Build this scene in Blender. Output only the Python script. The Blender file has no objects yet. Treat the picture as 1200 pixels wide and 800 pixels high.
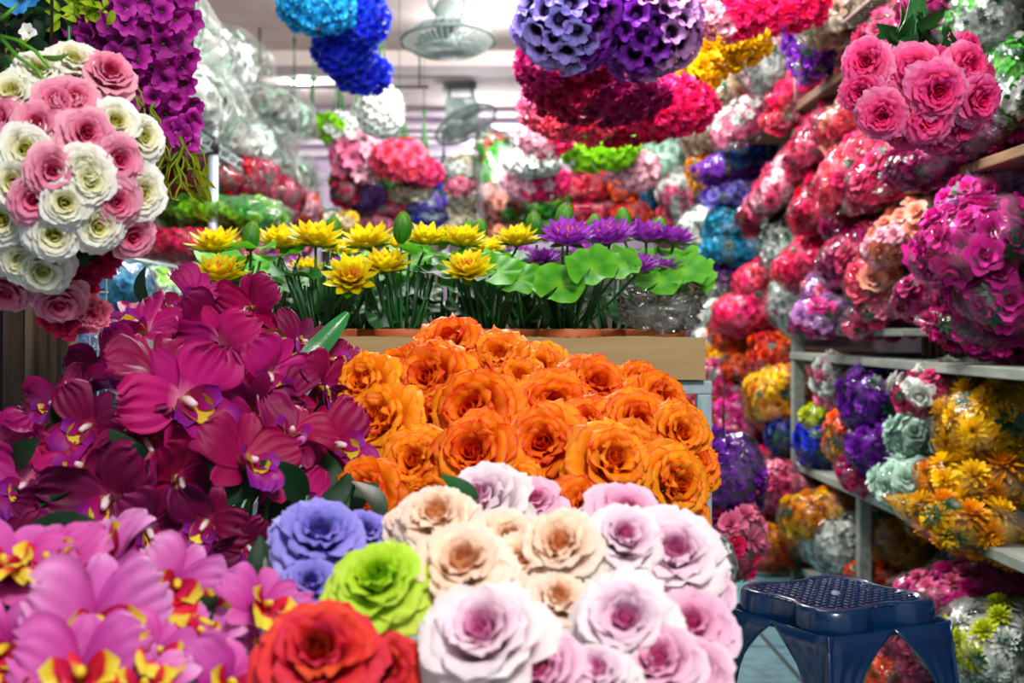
import bpy, math, random
import numpy as np
from mathutils import Vector, Matrix, noise
PI = math.pi
rnd = random.Random(7)
SC = bpy.context.scene
COL = SC.collection
# camera model: 45 mm lens, horizon at row 387, vanishing point at column 575 of the 1200 x 800 frame
F, CX, CY, H = 1500.0, 575.0, 387.0, 0.90
CAM = Vector((0, 0, H))
def P(px, py, Y):
    return Vector(((px-CX)/F*Y, Y, H-(py-CY)/F*Y))

# ------------------------------------------------------------------ colours and materials
def lin(h):
    if isinstance(h, (tuple, list)): return tuple(h)[:3]
    h = h.lstrip('#'); o = []
    for i in (0, 2, 4):
        c = int(h[i:i+2], 16)/255
        o.append(c/12.92 if c <= .04045 else ((c+.055)/1.055)**2.4)
    return tuple(o)
_M = {}
def _new(name):
    m = bpy.data.materials.new(name); m.use_nodes = True
    nt = m.node_tree; nt.nodes.clear()
    out = nt.nodes.new('ShaderNodeOutputMaterial')
    return m, nt, out
def N(nt, t, **kw):
    n = nt.nodes.new(t)
    for k, v in kw.items(): setattr(n, k, v)
    return n
def ramp(nt, stops, fac):
    r = N(nt, 'ShaderNodeValToRGB'); e = r.color_ramp.elements
    while len(e) < len(stops): e.new(0.5)
    for el, (p, c) in zip(e, stops):
        el.position = p; el.color = (*lin(c), 1)
    nt.links.new(fac, r.inputs[0]); return r.outputs[0]
def math_node(nt, op, a, b=None, clamp=False):
    n = N(nt, 'ShaderNodeMath', operation=op, use_clamp=clamp)
    for i, x in enumerate((a, b)):
        if x is None: continue
        if isinstance(x, (int, float)): n.inputs[i].default_value = x
        else: nt.links.new(x, n.inputs[i])
    return n.outputs[0]
def mixc(nt, fac, a, b, blend='MIX'):
    n = N(nt, 'ShaderNodeMix', data_type='RGBA', blend_type=blend)
    for sock, x in ((n.inputs[0], fac), (n.inputs[6], a), (n.inputs[7], b)):
        if isinstance(x, (int, float)): sock.default_value = x
        elif isinstance(x, tuple): sock.default_value = (*x, 1)
        else: nt.links.new(x, sock)
    return n.outputs[2]
def petal_mat(name, stops, edge=None, edge_at=.72, transl=.25, rough=.55, var=.16, spec=.3, veins=0.25):
    """petal dye: ramp from the petal's foot to its tip, an optional dyed rim, small dye variation per petal"""
    if name in _M: return _M[name]
    m, nt, out = _new(name)
    at = N(nt, 'ShaderNodeAttribute', attribute_name='tint'); sp = N(nt, 'ShaderNodeSeparateColor')
    nt.links.new(at.outputs['Color'], sp.inputs[0])
    c = ramp(nt, stops, sp.outputs[0])
    if edge:
        mr = N(nt, 'ShaderNodeMapRange'); mr.inputs[1].default_value = edge_at; mr.inputs[2].default_value = 1.0
        nt.links.new(sp.outputs[2], mr.inputs[0])
        c = mixc(nt, mr.outputs[0], c, lin(edge))
    hs = N(nt, 'ShaderNodeHueSaturation')
    g = sp.outputs[1]
    nt.links.new(math_node(nt, 'ADD', math_node(nt, 'MULTIPLY', g, var*2), 1-var), hs.inputs['Value'])
    nt.links.new(math_node(nt, 'ADD', math_node(nt, 'MULTIPLY', g, .02), .49), hs.inputs['Hue'])
    nt.links.new(c, hs.inputs['Color'])
    p = N(nt, 'ShaderNodeBsdfPrincipled'); p.inputs['Roughness'].default_value = rough
    p.inputs['Specular IOR Level'].default_value = spec
    nt.links.new(hs.outputs[0], p.inputs['Base Color'])
    if veins:
        wv = N(nt, 'ShaderNodeTexNoise'); wv.inputs['Scale'].default_value = 220; wv.inputs['Detail'].default_value = 2
        tc = N(nt, 'ShaderNodeTexCoord'); nt.links.new(tc.outputs['Object'], wv.inputs['Vector'])
        b = N(nt, 'ShaderNodeBump'); b.inputs['Strength'].default_value = veins; b.inputs['Distance'].default_value = .001
        nt.links.new(wv.outputs[0], b.inputs['Height']); nt.links.new(b.outputs[0], p.inputs['Normal'])
    t = N(nt, 'ShaderNodeBsdfTranslucent'); nt.links.new(hs.outputs[0], t.inputs[0])
    mx = N(nt, 'ShaderNodeMixShader'); mx.inputs[0].default_value = transl
    nt.links.new(p.outputs[0], mx.inputs[1]); nt.links.new(t.outputs[0], mx.inputs[2]); nt.links.new(mx.outputs[0], out.inputs[0])
    _M[name] = m; return m
def solid(name, col, rough=.5, metal=0, spec=.5, col2=None, nscale=8, ndet=4, bump=0, bscale=60, stretch=(1,1,1), coat=0, lo=.35, hi=.65):
    if name in _M: return _M[name]
    m, nt, out = _new(name)
    p = N(nt, 'ShaderNodeBsdfPrincipled'); p.inputs['Roughness'].default_value = rough; p.inputs['Metallic'].default_value = metal
    p.inputs['Specular IOR Level'].default_value = spec; p.inputs['Coat Weight'].default_value = coat
    tc = N(nt, 'ShaderNodeTexCoord'); mp = N(nt, 'ShaderNodeMapping'); mp.inputs['Scale'].default_value = stretch
    nt.links.new(tc.outputs['Object'], mp.inputs[0])
    nz = N(nt, 'ShaderNodeTexNoise'); nz.inputs['Scale'].default_value = nscale; nz.inputs['Detail'].default_value = ndet
    nt.links.new(mp.outputs[0], nz.inputs['Vector'])
    c2 = col2 or tuple(x*.85 for x in lin(col))
    nt.links.new(ramp(nt, [(lo, col), (hi, c2)], nz.outputs[0]), p.inputs['Base Color'])
    if bump:
        n2 = N(nt, 'ShaderNodeTexNoise'); n2.inputs['Scale'].default_value = bscale; n2.inputs['Detail'].default_value = 4
        nt.links.new(mp.outputs[0], n2.inputs['Vector'])
        b = N(nt, 'ShaderNodeBump'); b.inputs['Strength'].default_value = bump; b.inputs['Distance'].default_value = .004
        nt.links.new(n2.outputs[0], b.inputs['Height']); nt.links.new(b.outputs[0], p.inputs['Normal'])
    nt.links.new(p.outputs[0], out.inputs[0]); _M[name] = m; return m
def emit(name, col, s):
    if name in _M: return _M[name]
    m, nt, out = _new(name); e = N(nt, 'ShaderNodeEmission'); e.inputs[0].default_value = (*lin(col), 1); e.inputs[1].default_value = s
    nt.links.new(e.outputs[0], out.inputs[0]); _M[name] = m; return m
def plastic_mat(name, haze='#ffffff', base=.05, scale=22, milk=.12, rough=.12, gloss=.8):
    """thin clear crinkled film: mostly see-through, glossy on its creases, a little milky"""
    if name in _M: return _M[name]
    m, nt, out = _new(name)
    tc = N(nt, 'ShaderNodeTexCoord')
    n1 = N(nt, 'ShaderNodeTexNoise', noise_type='RIDGED_MULTIFRACTAL'); n1.inputs['Scale'].default_value = scale; n1.inputs['Detail'].default_value = 2; n1.inputs['Distortion'].default_value = 1.2
    n2 = N(nt, 'ShaderNodeTexNoise'); n2.inputs['Scale'].default_value = scale*.35; n2.inputs['Detail'].default_value = 2
    for n in (n1, n2): nt.links.new(tc.outputs['Object'], n.inputs['Vector'])
    b = N(nt, 'ShaderNodeBump'); b.inputs['Strength'].default_value = .7; b.inputs['Distance'].default_value = .012
    nt.links.new(n1.outputs[0], b.inputs['Height'])
    g = N(nt, 'ShaderNodeBsdfGlossy'); g.inputs['Roughness'].default_value = rough; g.inputs[0].default_value = (1, 1, 1, 1)
    nt.links.new(b.outputs[0], g.inputs['Normal'])
    d = N(nt, 'ShaderNodeBsdfDiffuse'); d.inputs[0].default_value = (*lin(haze), 1)
    tr = N(nt, 'ShaderNodeBsdfTransparent')
    fr = N(nt, 'ShaderNodeFresnel'); fr.inputs[0].default_value = 1.45; nt.links.new(b.outputs[0], fr.inputs[1])
    f = math_node(nt, 'ADD', math_node(nt, 'MULTIPLY', math_node(nt, 'POWER', fr.outputs[0], 1.25), gloss), base*.35, True)
    mr = N(nt, 'ShaderNodeMapRange'); mr.inputs[1].default_value = .48; mr.inputs[2].default_value = .72
    mr.inputs[3].default_value = .0; mr.inputs[4].default_value = milk*1.6
    nt.links.new(n2.outputs[0], mr.inputs[0])
    m1 = N(nt, 'ShaderNodeMixShader'); nt.links.new(mr.outputs[0], m1.inputs[0]); nt.links.new(tr.outputs[0], m1.inputs[1]); nt.links.new(d.outputs[0], m1.inputs[2])
    m2 = N(nt, 'ShaderNodeMixShader'); nt.links.new(f, m2.inputs[0]); nt.links.new(m1.outputs[0], m2.inputs[1]); nt.links.new(g.outputs[0], m2.inputs[2])
    nt.links.new(m2.outputs[0], out.inputs[0]); _M[name] = m; return m

# ------------------------------------------------------------------ mesh builder
class MB:
    def __init__(s): s.V, s.F, s.A, s.MI, s.n = [], [], [], [], 0
    def raw(s, V, Fc, A=None, mi=0):
        V = np.asarray(V, float).reshape(-1, 3)
        s.V.append(V); s.A.append(np.full((len(V), 3), .5) if A is None else np.asarray(A, float))
        for f in Fc: s.F.append(tuple(int(i)+s.n for i in f))
        s.MI += [mi]*len(Fc); s.n += len(V); return s
    def grid(s, Pt, A=None, mi=0, cu=False, cv=False):
        nu, nv = Pt.shape[:2]; f = []
        for i in range(nu if cu else nu-1):
            for j in range(nv if cv else nv-1):
                a, b = i, (i+1) % nu; c, d = j, (j+1) % nv
                f.append((a*nv+c, a*nv+d, b*nv+d, b*nv+c))
        return s.raw(Pt.reshape(-1, 3), f, None if A is None else A.reshape(-1, 3), mi)
    def add(s, o, M=None, sc=None, mi=None, g=None):
        """append another builder, moved by 4x4 matrix M"""
        V = np.concatenate(o.V); A = np.concatenate(o.A).copy()
        if sc is not None: V = V*sc
        if M is not None:
            m = np.array(M); V = V@m[:3, :3].T+m[:3, 3]
        if g is not None: A[:, 1] = np.clip(A[:, 1]*.5+g*.5, 0, 1)
        s.V.append(V); s.A.append(A); k = s.n
        s.F += [tuple(i+k for i in f) for f in o.F]; s.MI += o.MI if mi is None else [mi]*len(o.F); s.n += len(V); return s
    def box(s, c, d, mi=0, M=None):
        c = Vector(c); x, y, z = d[0]/2, d[1]/2, d[2]/2
        V = [(sx*x, sy*y, sz*z) for sx in (-1, 1) for sy in (-1, 1) for sz in (-1, 1)]
        if M is not None: V = [tuple(M@Vector(v)) for v in V]
        V = [(v[0]+c.x, v[1]+c.y, v[2]+c.z) for v in V]
        return s.raw(V, [(0,1,3,2),(4,6,7,5),(0,4,5,1),(2,3,7,6),(0,2,6,4),(1,5,7,3)], None, mi)
    def tube(s, pts, r, n=8, mi=0, cap=True, g=.5):
        pts = [Vector(p) for p in pts]; k = len(pts)
        rr = r if isinstance(r, (list, tuple)) else [r]*k
        up = None; G = np.zeros((k, n, 3)); A = np.zeros((k, n, 3))
        for i, p in enumerate(pts):
            t = (pts[min(i+1, k-1)]-pts[max(i-1, 0)]).normalized()
            if up is None: up = Vector((0, 0, 1)) if abs(t.z) < .9 else Vector((1, 0, 0))
            x = t.cross(up).normalized(); up = x.cross(t).normalized()
            for j in range(n):
                a = 2*PI*j/n; G[i, j] = p+(x*math.cos(a)+up*math.sin(a))*rr[i]
            A[i, :] = (i/max(1, k-1), g, 0)
        b = s.n; s.grid(G, A, mi, cv=True)
        if cap:
            s.F.append(tuple(b+j for j in range(n-1, -1, -1))); s.MI.append(mi)
            s.F.append(tuple(b+(k-1)*n+j for j in range(n))); s.MI.append(mi)
        return s
    def lathe(s, prof, n=24, mi=0, c=(0, 0, 0), M=None):
        G = np.zeros((len(prof), n, 3))
        for i, (r, z) in enumerate(prof):
            for j in range(n):
                a = 2*PI*j/n; v = Vector((r*math.cos(a), r*math.sin(a), z))
                if M is not None: v = M@v
                G[i, j] = v+Vector(c)
        return s.grid(G, None, mi, cv=True)
    def crumple(s, amp, freq, seed=0):
        V = np.concatenate(s.V)
        for i in range(len(V)):
            v = Vector(V[i]); V[i] = v+noise.noise_vector(v*freq+Vector((seed*7.1, 0, 0)))*amp*min(1, v.length*3)
        s.V = [V]; s.A = [np.concatenate(s.A)]; return s
    def mesh(s, name, smooth=True):
        me = bpy.data.meshes.new(name)
        V = np.concatenate(s.V); me.from_pydata(V.tolist(), [], s.F)
        at = me.color_attributes.new('tint', 'FLOAT_COLOR', 'POINT')
        A = np.ones((len(V), 4)); A[:, :3] = np.concatenate(s.A); at.data.foreach_set('color', A.ravel())
        me.polygons.foreach_set('material_index', s.MI)
        me.polygons.foreach_set('use_smooth', [smooth]*len(s.F)); me.update(); return me
    def build(s, name, mats, parent=None, loc=None, smooth=True, bevel=0):
        o = bpy.data.objects.new(name, s.mesh(name, smooth)); COL.objects.link(o)
        for m in (mats if isinstance(mats, (list, tuple)) else [mats]): o.data.materials.append(m)
        if parent: o.parent = parent
        if loc is not None: o.location = loc
        if bevel:
            b = o.modifiers.new('bevel', 'BEVEL'); b.width = bevel; b.segments = 2; b.limit_method = 'ANGLE'
        return o
def inst(name, me, parent, loc, rot=None, sc=1.0, mats=None):
    o = bpy.data.objects.new(name, me); COL.objects.link(o)
    if parent: o.parent = parent
    o.location = loc
    if rot is not None:
        o.rotation_mode = 'QUATERNION'; o.rotation_quaternion = rot
    o.scale = (sc,)*3 if isinstance(sc, (int, float)) else sc
    if mats:
        for sl, m in zip(o.material_slots, mats): sl.link = 'OBJECT'; sl.material = m
    return o
def tag(o, label, cat, group=None):
    o['label'] = label; o['category'] = cat
    if group: o['group'] = group
    return o
def empty(name, loc, label, cat, group=None):
    o = bpy.data.objects.new(name, None); COL.objects.link(o); o.location = loc; o.empty_display_size = .05
    return tag(o, label, cat, group)
def struct(o): o['kind'] = 'structure'; return o
def facing(d, spin=0.0):
    """rotation taking +Z to direction d, spun about it"""
    return Vector(d).normalized().to_track_quat('Z', 'Y') @ Matrix.Rotation(spin, 3, 'Z').to_quaternion()
def mat4(loc, q, s=1.0): return Matrix.LocRotScale(Vector(loc), q, Vector((s, s, s)) if isinstance(s, (int, float)) else Vector(s))

# ------------------------------------------------------------------ petals
def petal(mb, L, W, a0, a1, nu=7, nv=7, tip=0, Rc=1e3, r0=0, z0=0, az=0, ruf=0, fr=2.3, back=0, prof='round', notch=0, R=rnd, mi=0, g=None, roll=0, bend=1.3, base=.3, frill=0):
    u = np.linspace(0, 1, nu+1)
    ang = np.radians(a0+(a1-a0)*u**bend+tip*np.clip((u-.65)/.35, 0, 1)**1.4)
    am = (ang[1:]+ang[:-1])/2
    r = r0+np.concatenate([[0], np.cumsum(np.sin(am))])*L/nu
    z = z0+np.concatenate([[0], np.cumsum(np.cos(am))])*L/nu
    if prof == 'round': w = (base+(1-base)*np.sin(PI/2*np.minimum(1, u/.6)))*np.sqrt(1-np.clip((u-.58)/.42, 0, 1)**2*.9)
    elif prof == 'point': w = np.maximum(.03, np.sin(PI*u**.75))**.8*(1-.0*u); w[0] = .3
    elif prof == 'heart': w = (base+(1-base)*np.sin(PI/2*np.minimum(1, u/.75)))*np.sqrt(1-np.clip((u-.75)/.25, 0, 1)**2*.75)
    else: w = np.maximum(.04, np.sin(PI*np.minimum(1, u*.98+.02)))
    w = w*W/2
    v = np.linspace(-1, 1, nv+1); U, Vv = np.meshgrid(u, v, indexing='ij')
    s_ = Vv*w[:, None]; Rr = Rc if np.isscalar(Rc) else np.interp(u, [0, 1], Rc)[:, None]
    ph = np.clip(s_/Rr, -2.6, 2.6); lat = Rr*np.sin(ph); c = Rr*(1-np.cos(ph))
    p1, p2 = R.uniform(0, 6.3), R.uniform(0, 6.3)
    rf = ruf*W*(np.sin(fr*PI*Vv+p1+U*1.5)*.6+np.sin(fr*2.3*PI*Vv+p2)*.4)*(U**1.6 if not frill else np.maximum(np.abs(Vv), U)**frill*U**.8)
    c = c-back*W*np.abs(Vv)**2.5*U**1.8+rf
    if notch: # scalloped / frilled tip: shorten along the petal at the rim
        jag = notch*L*(np.sin(fr*3*PI*Vv+p1)*.5+R.uniform(-.3, .3))*np.clip((U-.7)/.3, 0, 1)
    else: jag = 0
    A_ = ang[:, None]
    rr = r[:, None]-c*np.cos(A_)+jag*np.sin(A_); zz = z[:, None]+c*np.sin(A_)+jag*np.cos(A_)
    if roll: lat, rr = lat*math.cos(roll)-(c)*math.sin(roll), rr+lat*math.sin(roll)
    ca, sa = math.cos(az), math.sin(az)
    G = np.stack([rr*ca-lat*sa, rr*sa+lat*ca, zz], -1)
    gg = R.random() if g is None else g
    e = np.maximum(np.abs(Vv)*np.minimum(1, U*1.4), U)
    mb.grid(G, np.stack([U, np.full_like(U, gg), e], -1), mi)
def j(R, a, d): return a+R.uniform(-d, d)
def rose(seed, ruf=.03, pointy=.0, openness=1.0, lush=0, n=7, back=.12):
    """full-blown rose of diameter ~1, facing +Z, petals wrapped in five whorls"""
    R = random.Random(seed); m = MB(); o = openness
    layers = [ # count, L, W, a0, a1, tip, r0, z0, Rc
        (3, .30, .26, -2, -8, 4, .035, .08, .07),
        (4, .34, .34, 4, 2, 14, .07, .06, .12),
        (5, .40, .42, 8*o, 10*o, 38, .09, .05, .17),
        (5, .46, .52, 18*o, 24*o, 60, .10, .02, .24),
        (5, .50, .60, 34*o, 36*o, 75, .10, -.02, .32),
        (6+lush, .54, .62, 52*o, 54*o, 70, .10, -.06, .42),
        (5+lush, .56, .64, 70*o, 76*o, 60, .08, -.10, .6)]
    for k, (c, L, W, a0, a1, tp, r0, z0, Rc) in enumerate(layers):
        ph = R.uniform(0, 6.3)
        for i in range(c):
            petal(m, j(R, L, L*.08), j(R, W, W*.1), j(R, a0, 5+2*(k>2)), j(R, a1, 8+5*(k>2)), n if k > 1 else 5, n if k > 1 else 5, tip=j(R, tp, 15), Rc=Rc, r0=r0, z0=j(R, z0, .015),
                  az=ph+2*PI*i/c+R.uniform(-.18, .18), ruf=ruf*(.4 if k < 2 else 1+R.random()*.8), back=back*(k > 1)*R.uniform(.5, 1.3), fr=R.uniform(1.6, 2.8), R=R,
                  prof='round', bend=1.1, base=.35, notch=pointy)
    tot = len(layers)
    q0 = 0
    for k, L_ in enumerate(layers):
        for a in m.A[q0:q0+L_[0]]: a[:, 0] = np.clip(.10*a[:, 0]+.90*((k+.2+.9*a[:, 0])/tot)**1.15, 0, 1)
        q0 += L_[0]
    for i in range(5): petal(m, .3, .12, 100, 125, 4, 2, r0=.05, z0=-.12, az=2*PI*i/5, prof='point', R=R, mi=1)
    m.tube([(0, 0, -.1), (0, 0, -.22)], [.07, .03], 8, mi=1)
    return m.crumple(.035, 3.2, seed)
def small_rose(seed, n=3):
    R = random.Random(seed); m = MB()
    for k, (c, L, W, a0, a1, tp, r0, Rc) in enumerate([(3, .34, .34, 0, 0, 15, .05, .12), (4, .42, .44, 20, 30, 35, .08, .22), (5, .5, .52, 50, 62, 40, .08, .4), (5, .52, .5, 80, 92, 30, .06, .7)]):
        ph = R.uniform(0, 6)
        for i in range(c):
            petal(m, L, W, j(R, a0, 6), j(R, a1, 9), n, n, tip=j(R, tp, 15), Rc=Rc, r0=r0, z0=-.03*k, az=ph+2*PI*i/c, ruf=.04, back=.08*(k > 0), R=R)
    return m
def mum(seed, c=34, wide=.13):
    R = random.Random(seed); m = MB()
    for i in range(c):
        t = (i+.5)/c; a = 8+95*t
        petal(m, .34+.16*t, wide, j(R, a, 8), j(R, a+12, 10), 3, 2, tip=-25, Rc=.08, r0=.03, z0=-.04*t, az=i*2.39996, prof='round', R=R, base=.5)
    return m
def carnation(seed, c=26, n=2):
    R = random.Random(seed); m = MB()
    for i in range(c):
        t = (i+.5)/c; a = 5+88*t
        petal(m, .42+.1*t, .34, j(R, a, 10), j(R, a+8, 14), n+1, n+2, tip=R.uniform(0, 30), r0=.02, z0=-.02, az=i*2.39996+R.uniform(-.2, .2), ruf=.13, fr=R.uniform(2, 4), prof='heart', R=R, base=.15, notch=.12)
    return m
def floret(seed, c=5, n=3, W=.46, cup=55):
    R = random.Random(seed); m = MB()
    for i in range(c):
        petal(m, .5, W, j(R, cup, 8), j(R, cup+28, 10), n, n, tip=R.uniform(-10, 25), Rc=.5, r0=.02, az=2*PI*i/c+R.uniform(-.1, .1), ruf=.05, prof='round', R=R, base=.3)
    m.lathe([(0.0, -.02), (.05, 0), (.06, .06), (.0, .1)], 6, mi=1)
    return m
def trumpet(seed):
    R = random.Random(seed); m = MB()
    for i in range(6):
        petal(m, .72, .50, j(R, 12, 4), j(R, 52, 10), 6, 4, tip=j(R, 55, 15), Rc=.3, r0=.12, z0=-.25, az=PI*i/3, ruf=.05, prof='round', R=R, base=.55)
    return m
def lotus(seed, n=5):
    R = random.Random(seed); m = MB()
    for k, (c, L, W, a0, a1) in enumerate([(9, .50, .27, 76, 56), (9, .48, .27, 60, 42), (8, .42, .24, 44, 28), (7, .32, .18, 28, 14)]):
        for i in range(c):
            petal(m, j(R, L, .03), W, j(R, a0, 4), j(R, a1, 5), n, 4, Rc=.14, r0=.06, z0=.02*k, az=2*PI*(i+.5*k)/c, prof='point', R=R, mi=0)
    for i in range(5): petal(m, .46, .22, 84, 72, n, 4, Rc=.12, r0=.04, z0=-.02, az=2*PI*i/5+.3, prof='point', R=R, mi=1)
    for i in range(26): # stamens
        a = i*2.4; r = .02+.10*(i/26)**.5
        m.tube([(r*math.cos(a), r*math.sin(a), .05), (r*1.8*math.cos(a), r*1.8*math.sin(a), .24+.05*R.random())], [.012, .016], 4, mi=2)
    m.lathe([(.0, -.05), (.07, -.03), (.07, .03), (0, .04)], 8, mi=1)
    return m
def lotus_bud(seed):
    R = random.Random(seed); m = MB()
    for k, (c, L, W, r0, z0, mi) in enumerate([(4, .95, .46, .06, .05, 1), (5, .95, .56, .10, 0, 0), (5, .86, .56, .12, -.01, 0)]):
        for i in range(c):
            petal(m, L, W, 58-4*k, -48+12*k, 7, 5, Rc=.30, r0=r0*.3, z0=z0, az=2*PI*(i+.5*k)/c, prof='point', R=R, mi=mi, bend=.8)
    return m
def orchid(seed):
    """cattleya-like bloom, diameter ~1, facing +Z, +Y up; slot 0 petals"""
    R = random.Random(seed); m = MB()
    for az in (90, 222, 318): # sepals
        petal(m, j(R, .52, .03), j(R, .24, .03), j(R, 70, 8), j(R, 88, 12), 8, 8, tip=R.uniform(-30, 50), Rc=.25, az=math.radians(az+R.uniform(-5, 5)), z0=-.03, ruf=.07, frill=2, fr=3, prof='round', R=R, base=.4)
    for az in (28, 152): # two broad ruffled petals
        petal(m, j(R, .56, .03), j(R, .56, .05), j(R, 60, 8), j(R, 82, 12), 10, 20, tip=j(R, 22, 40), Rc=.5, az=math.radians(az+R.uniform(-8, 8)), z0=0, ruf=.13, fr=4.6, frill=2.6, notch=.06, back=R.uniform(-.15, .25), prof='heart', R=R, base=.2)
    return m.crumple(.085, 2.6, seed)
def orchid_lip(seed):
    """frilled trumpet lip; slot 0 lip cloth, slot 1 throat, slot 2 column"""
    R = random.Random(seed); m = MB()
    petal(m, .30, .34, 30, 45, 6, 8, Rc=.10, az=-PI/2, z0=.0, ruf=.05, prof='heart', R=R, base=.5, mi=1)
    petal(m, .50, .46, 30, 62, 8, 10, tip=45, Rc=(.10, .30), az=-PI/2, z0=-.01, ruf=.12, fr=3.2, prof='heart', R=R, base=.45, mi=0)
    petal(m, .34, .22, 25, 40, 5, 5, tip=30, Rc=.12, az=math.radians(-20), z0=0, ruf=.08, prof='heart', R=R, mi=0)
    petal(m, .34, .22, 25, 40, 5, 5, tip=30, Rc=.12, az=math.radians(200), z0=0, ruf=.08, prof='heart', R=R, mi=0)
    m.tube([(0, .02, 0), (0, .0, .13), (0, -.035, .21)], [.03, .035, .022], 8, mi=2)
    return m
def leaf(L=1, W=.5, droop=40, n=6, seed=1, prof='point', fold=.9):
    R = random.Random(seed); m = MB()
    petal(m, L, W, 50, 50+droop, n+3, 6, Rc=fold, prof=prof, ruf=.03, R=R, g=R.random())
    return m
def lily_pad(seed):
    """round pad with one slit, wavy rim, radius .5, facing +Z"""
    R = random.Random(seed); nr, na = 6, 40; G = np.zeros((nr+1, na+1, 3)); A = np.zeros((nr+1, na+1, 3)); p = R.uniform(0, 6)
    for i in range(nr+1):
        r = i/nr
        for k in range(na+1):
            a = .16+(2*PI-.32)*k/na; rad = .5*r*(1+.04*math.sin(7*a+p)*r)
            z = .06*r**2+.07*r**3*math.sin(3*a+p)+.035*r**3*math.sin(8*a)+.012*abs(math.sin(a*6))*r
            G[i, k] = (rad*math.cos(a), rad*math.sin(a), z); A[i, k] = (r, .5+.5*abs(math.sin(a*6)), r)
    return MB().grid(G, A)
# ------------------------------------------------------------------ camera
cd = bpy.data.cameras.new('camera'); cam = bpy.data.objects.new('camera', cd); COL.objects.link(cam)
cam.location = CAM; cam.rotation_euler = (PI/2, 0, 0)
cd.sensor_width = 36; cd.lens = 45; cd.shift_x = 25/1200; cd.shift_y = -13/1200; cd.clip_start = .05
cd.dof.use_dof = True; cd.dof.focus_distance = 1.75; cd.dof.aperture_fstop = 5.6
SC.camera = cam
vs = SC.view_settings; SC.display_settings.display_device = 'sRGB'
vs.view_transform = 'Standard'; vs.look = 'None'; vs.gamma = 1; vs.exposure = 0.25; vs.use_curve_mapping = False
cy = SC.cycles
cy.max_bounces = 7; cy.diffuse_bounces = 3; cy.glossy_bounces = 2; cy.transmission_bounces = 3; cy.transparent_max_bounces = 14
cy.caustics_reflective = False; cy.caustics_refractive = False; cy.sample_clamp_indirect = 4; cy.use_denoising = True

# ------------------------------------------------------------------ light: open daylight street front, added fill lights inside
w = bpy.data.worlds.new('sky'); SC.world = w; w.use_nodes = True
bg = w.node_tree.nodes['Background']; bg.inputs[0].default_value = (.80, .90, 1, 1); bg.inputs[1].default_value = .36
def area(name, loc, target, size, power, col, sy=None, spread=180):
    l = bpy.data.lights.new(name, 'AREA'); l.energy = power; l.color = col; l.size = size
    if sy: l.shape = 'RECTANGLE'; l.size_y = sy
    l.spread = math.radians(spread)
    o = bpy.data.objects.new(name, l); COL.objects.link(o); o.location = loc
    o.rotation_euler = (Vector(target)-Vector(loc)).to_track_quat('-Z', 'Y').to_euler(); return o
def point(name, loc, power, col, r=.08):
    l = bpy.data.lights.new(name, 'POINT'); l.energy = power; l.color = col; l.shadow_soft_size = r
    o = bpy.data.objects.new(name, l); COL.objects.link(o); o.location = loc; return o
area('street_light', (.45, -.35, 2.35), (.0, 1.6, .75), .45, 50, (1, .97, .93))
for i, (x, y, z, p) in enumerate([(-.1, 3.2, 2.45, 50), (.05, 4.6, 2.45, 40), (.55, 5.6, 2.5, 40)]):
    area('shop_fill', (x, y, z), (x, y, 0), .5, p, (1, .98, .95), spread=180)  # unseen overhead fills added above the frame, no fixtures
area('aisle_fill', (.05, 2.3, 2.3), (1.3, 3.9, 1.25), .4, 27, (1, .96, .95), spread=130)  # added fill that brightens the timber shelves, no fixture
area('back_fill', (-.05, 5.7, 2.52), (.1, 7.6, 1.5), .4, 30, (1, .97, .95), spread=140)  # added fill for the dim piles at the back, no fixture
point('glow_fill', (-.15, 2.8, 1.85), 11, (1, .97, .95), .1)  # two bare points added to lift the ceiling and interior
point('glow_fill', (-.1, 4.5, 2.2), 18, (1, .95, .94), .08)

# ------------------------------------------------------------------ materials of the room
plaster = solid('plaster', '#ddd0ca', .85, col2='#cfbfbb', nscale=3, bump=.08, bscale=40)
plaster_r = solid('plaster_shaded', '#6a5c64', .85, col2='#5a4e58', nscale=3)  # plaster darkened so the gaps behind the bags look shaded
white_paint = solid('white_paint', '#d9cdd6', .55, nscale=5, col2='#c8b8c4')
grey_wood = solid('grey_painted_wood', '#8b9187', .6, col2='#6f766c', nscale=6, stretch=(8, 1, 8), bump=.25, bscale=30)
brown_wood = solid('brown_wood', '#7d5f42', .65, col2='#5b4330', nscale=5, stretch=(8, 1, 8), bump=.3, bscale=40)
frame_paint = solid('pale_blue_paint', '#a9bcc0', .45, col2='#8fa5ab', nscale=14, stretch=(6, 6, 1), bump=.15, lo=.5, hi=.7)
metal = solid('galvanised_metal', '#b9c9cc', .35, .3, nscale=20)
dark_metal = solid('dark_metal', '#2c2a28', .5, .4)
fan_white = solid('fan_plastic', '#9fb0ac', .4, nscale=10, col2='#8c9c98')
fan_blade = solid('fan_blade', '#7d8f90', .3, nscale=10)

def box_obj(name, lo, hi, mat, parent=None, bevel=0):
    c = (Vector(lo)+Vector(hi))/2; d = Vector(hi)-Vector(lo)
    return MB().box((0, 0, 0), d).build(name, mat, parent, c, smooth=False, bevel=bevel)
XL, XR_, ZC, YB = -1.52, 1.64, 2.6, 9.2
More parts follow.
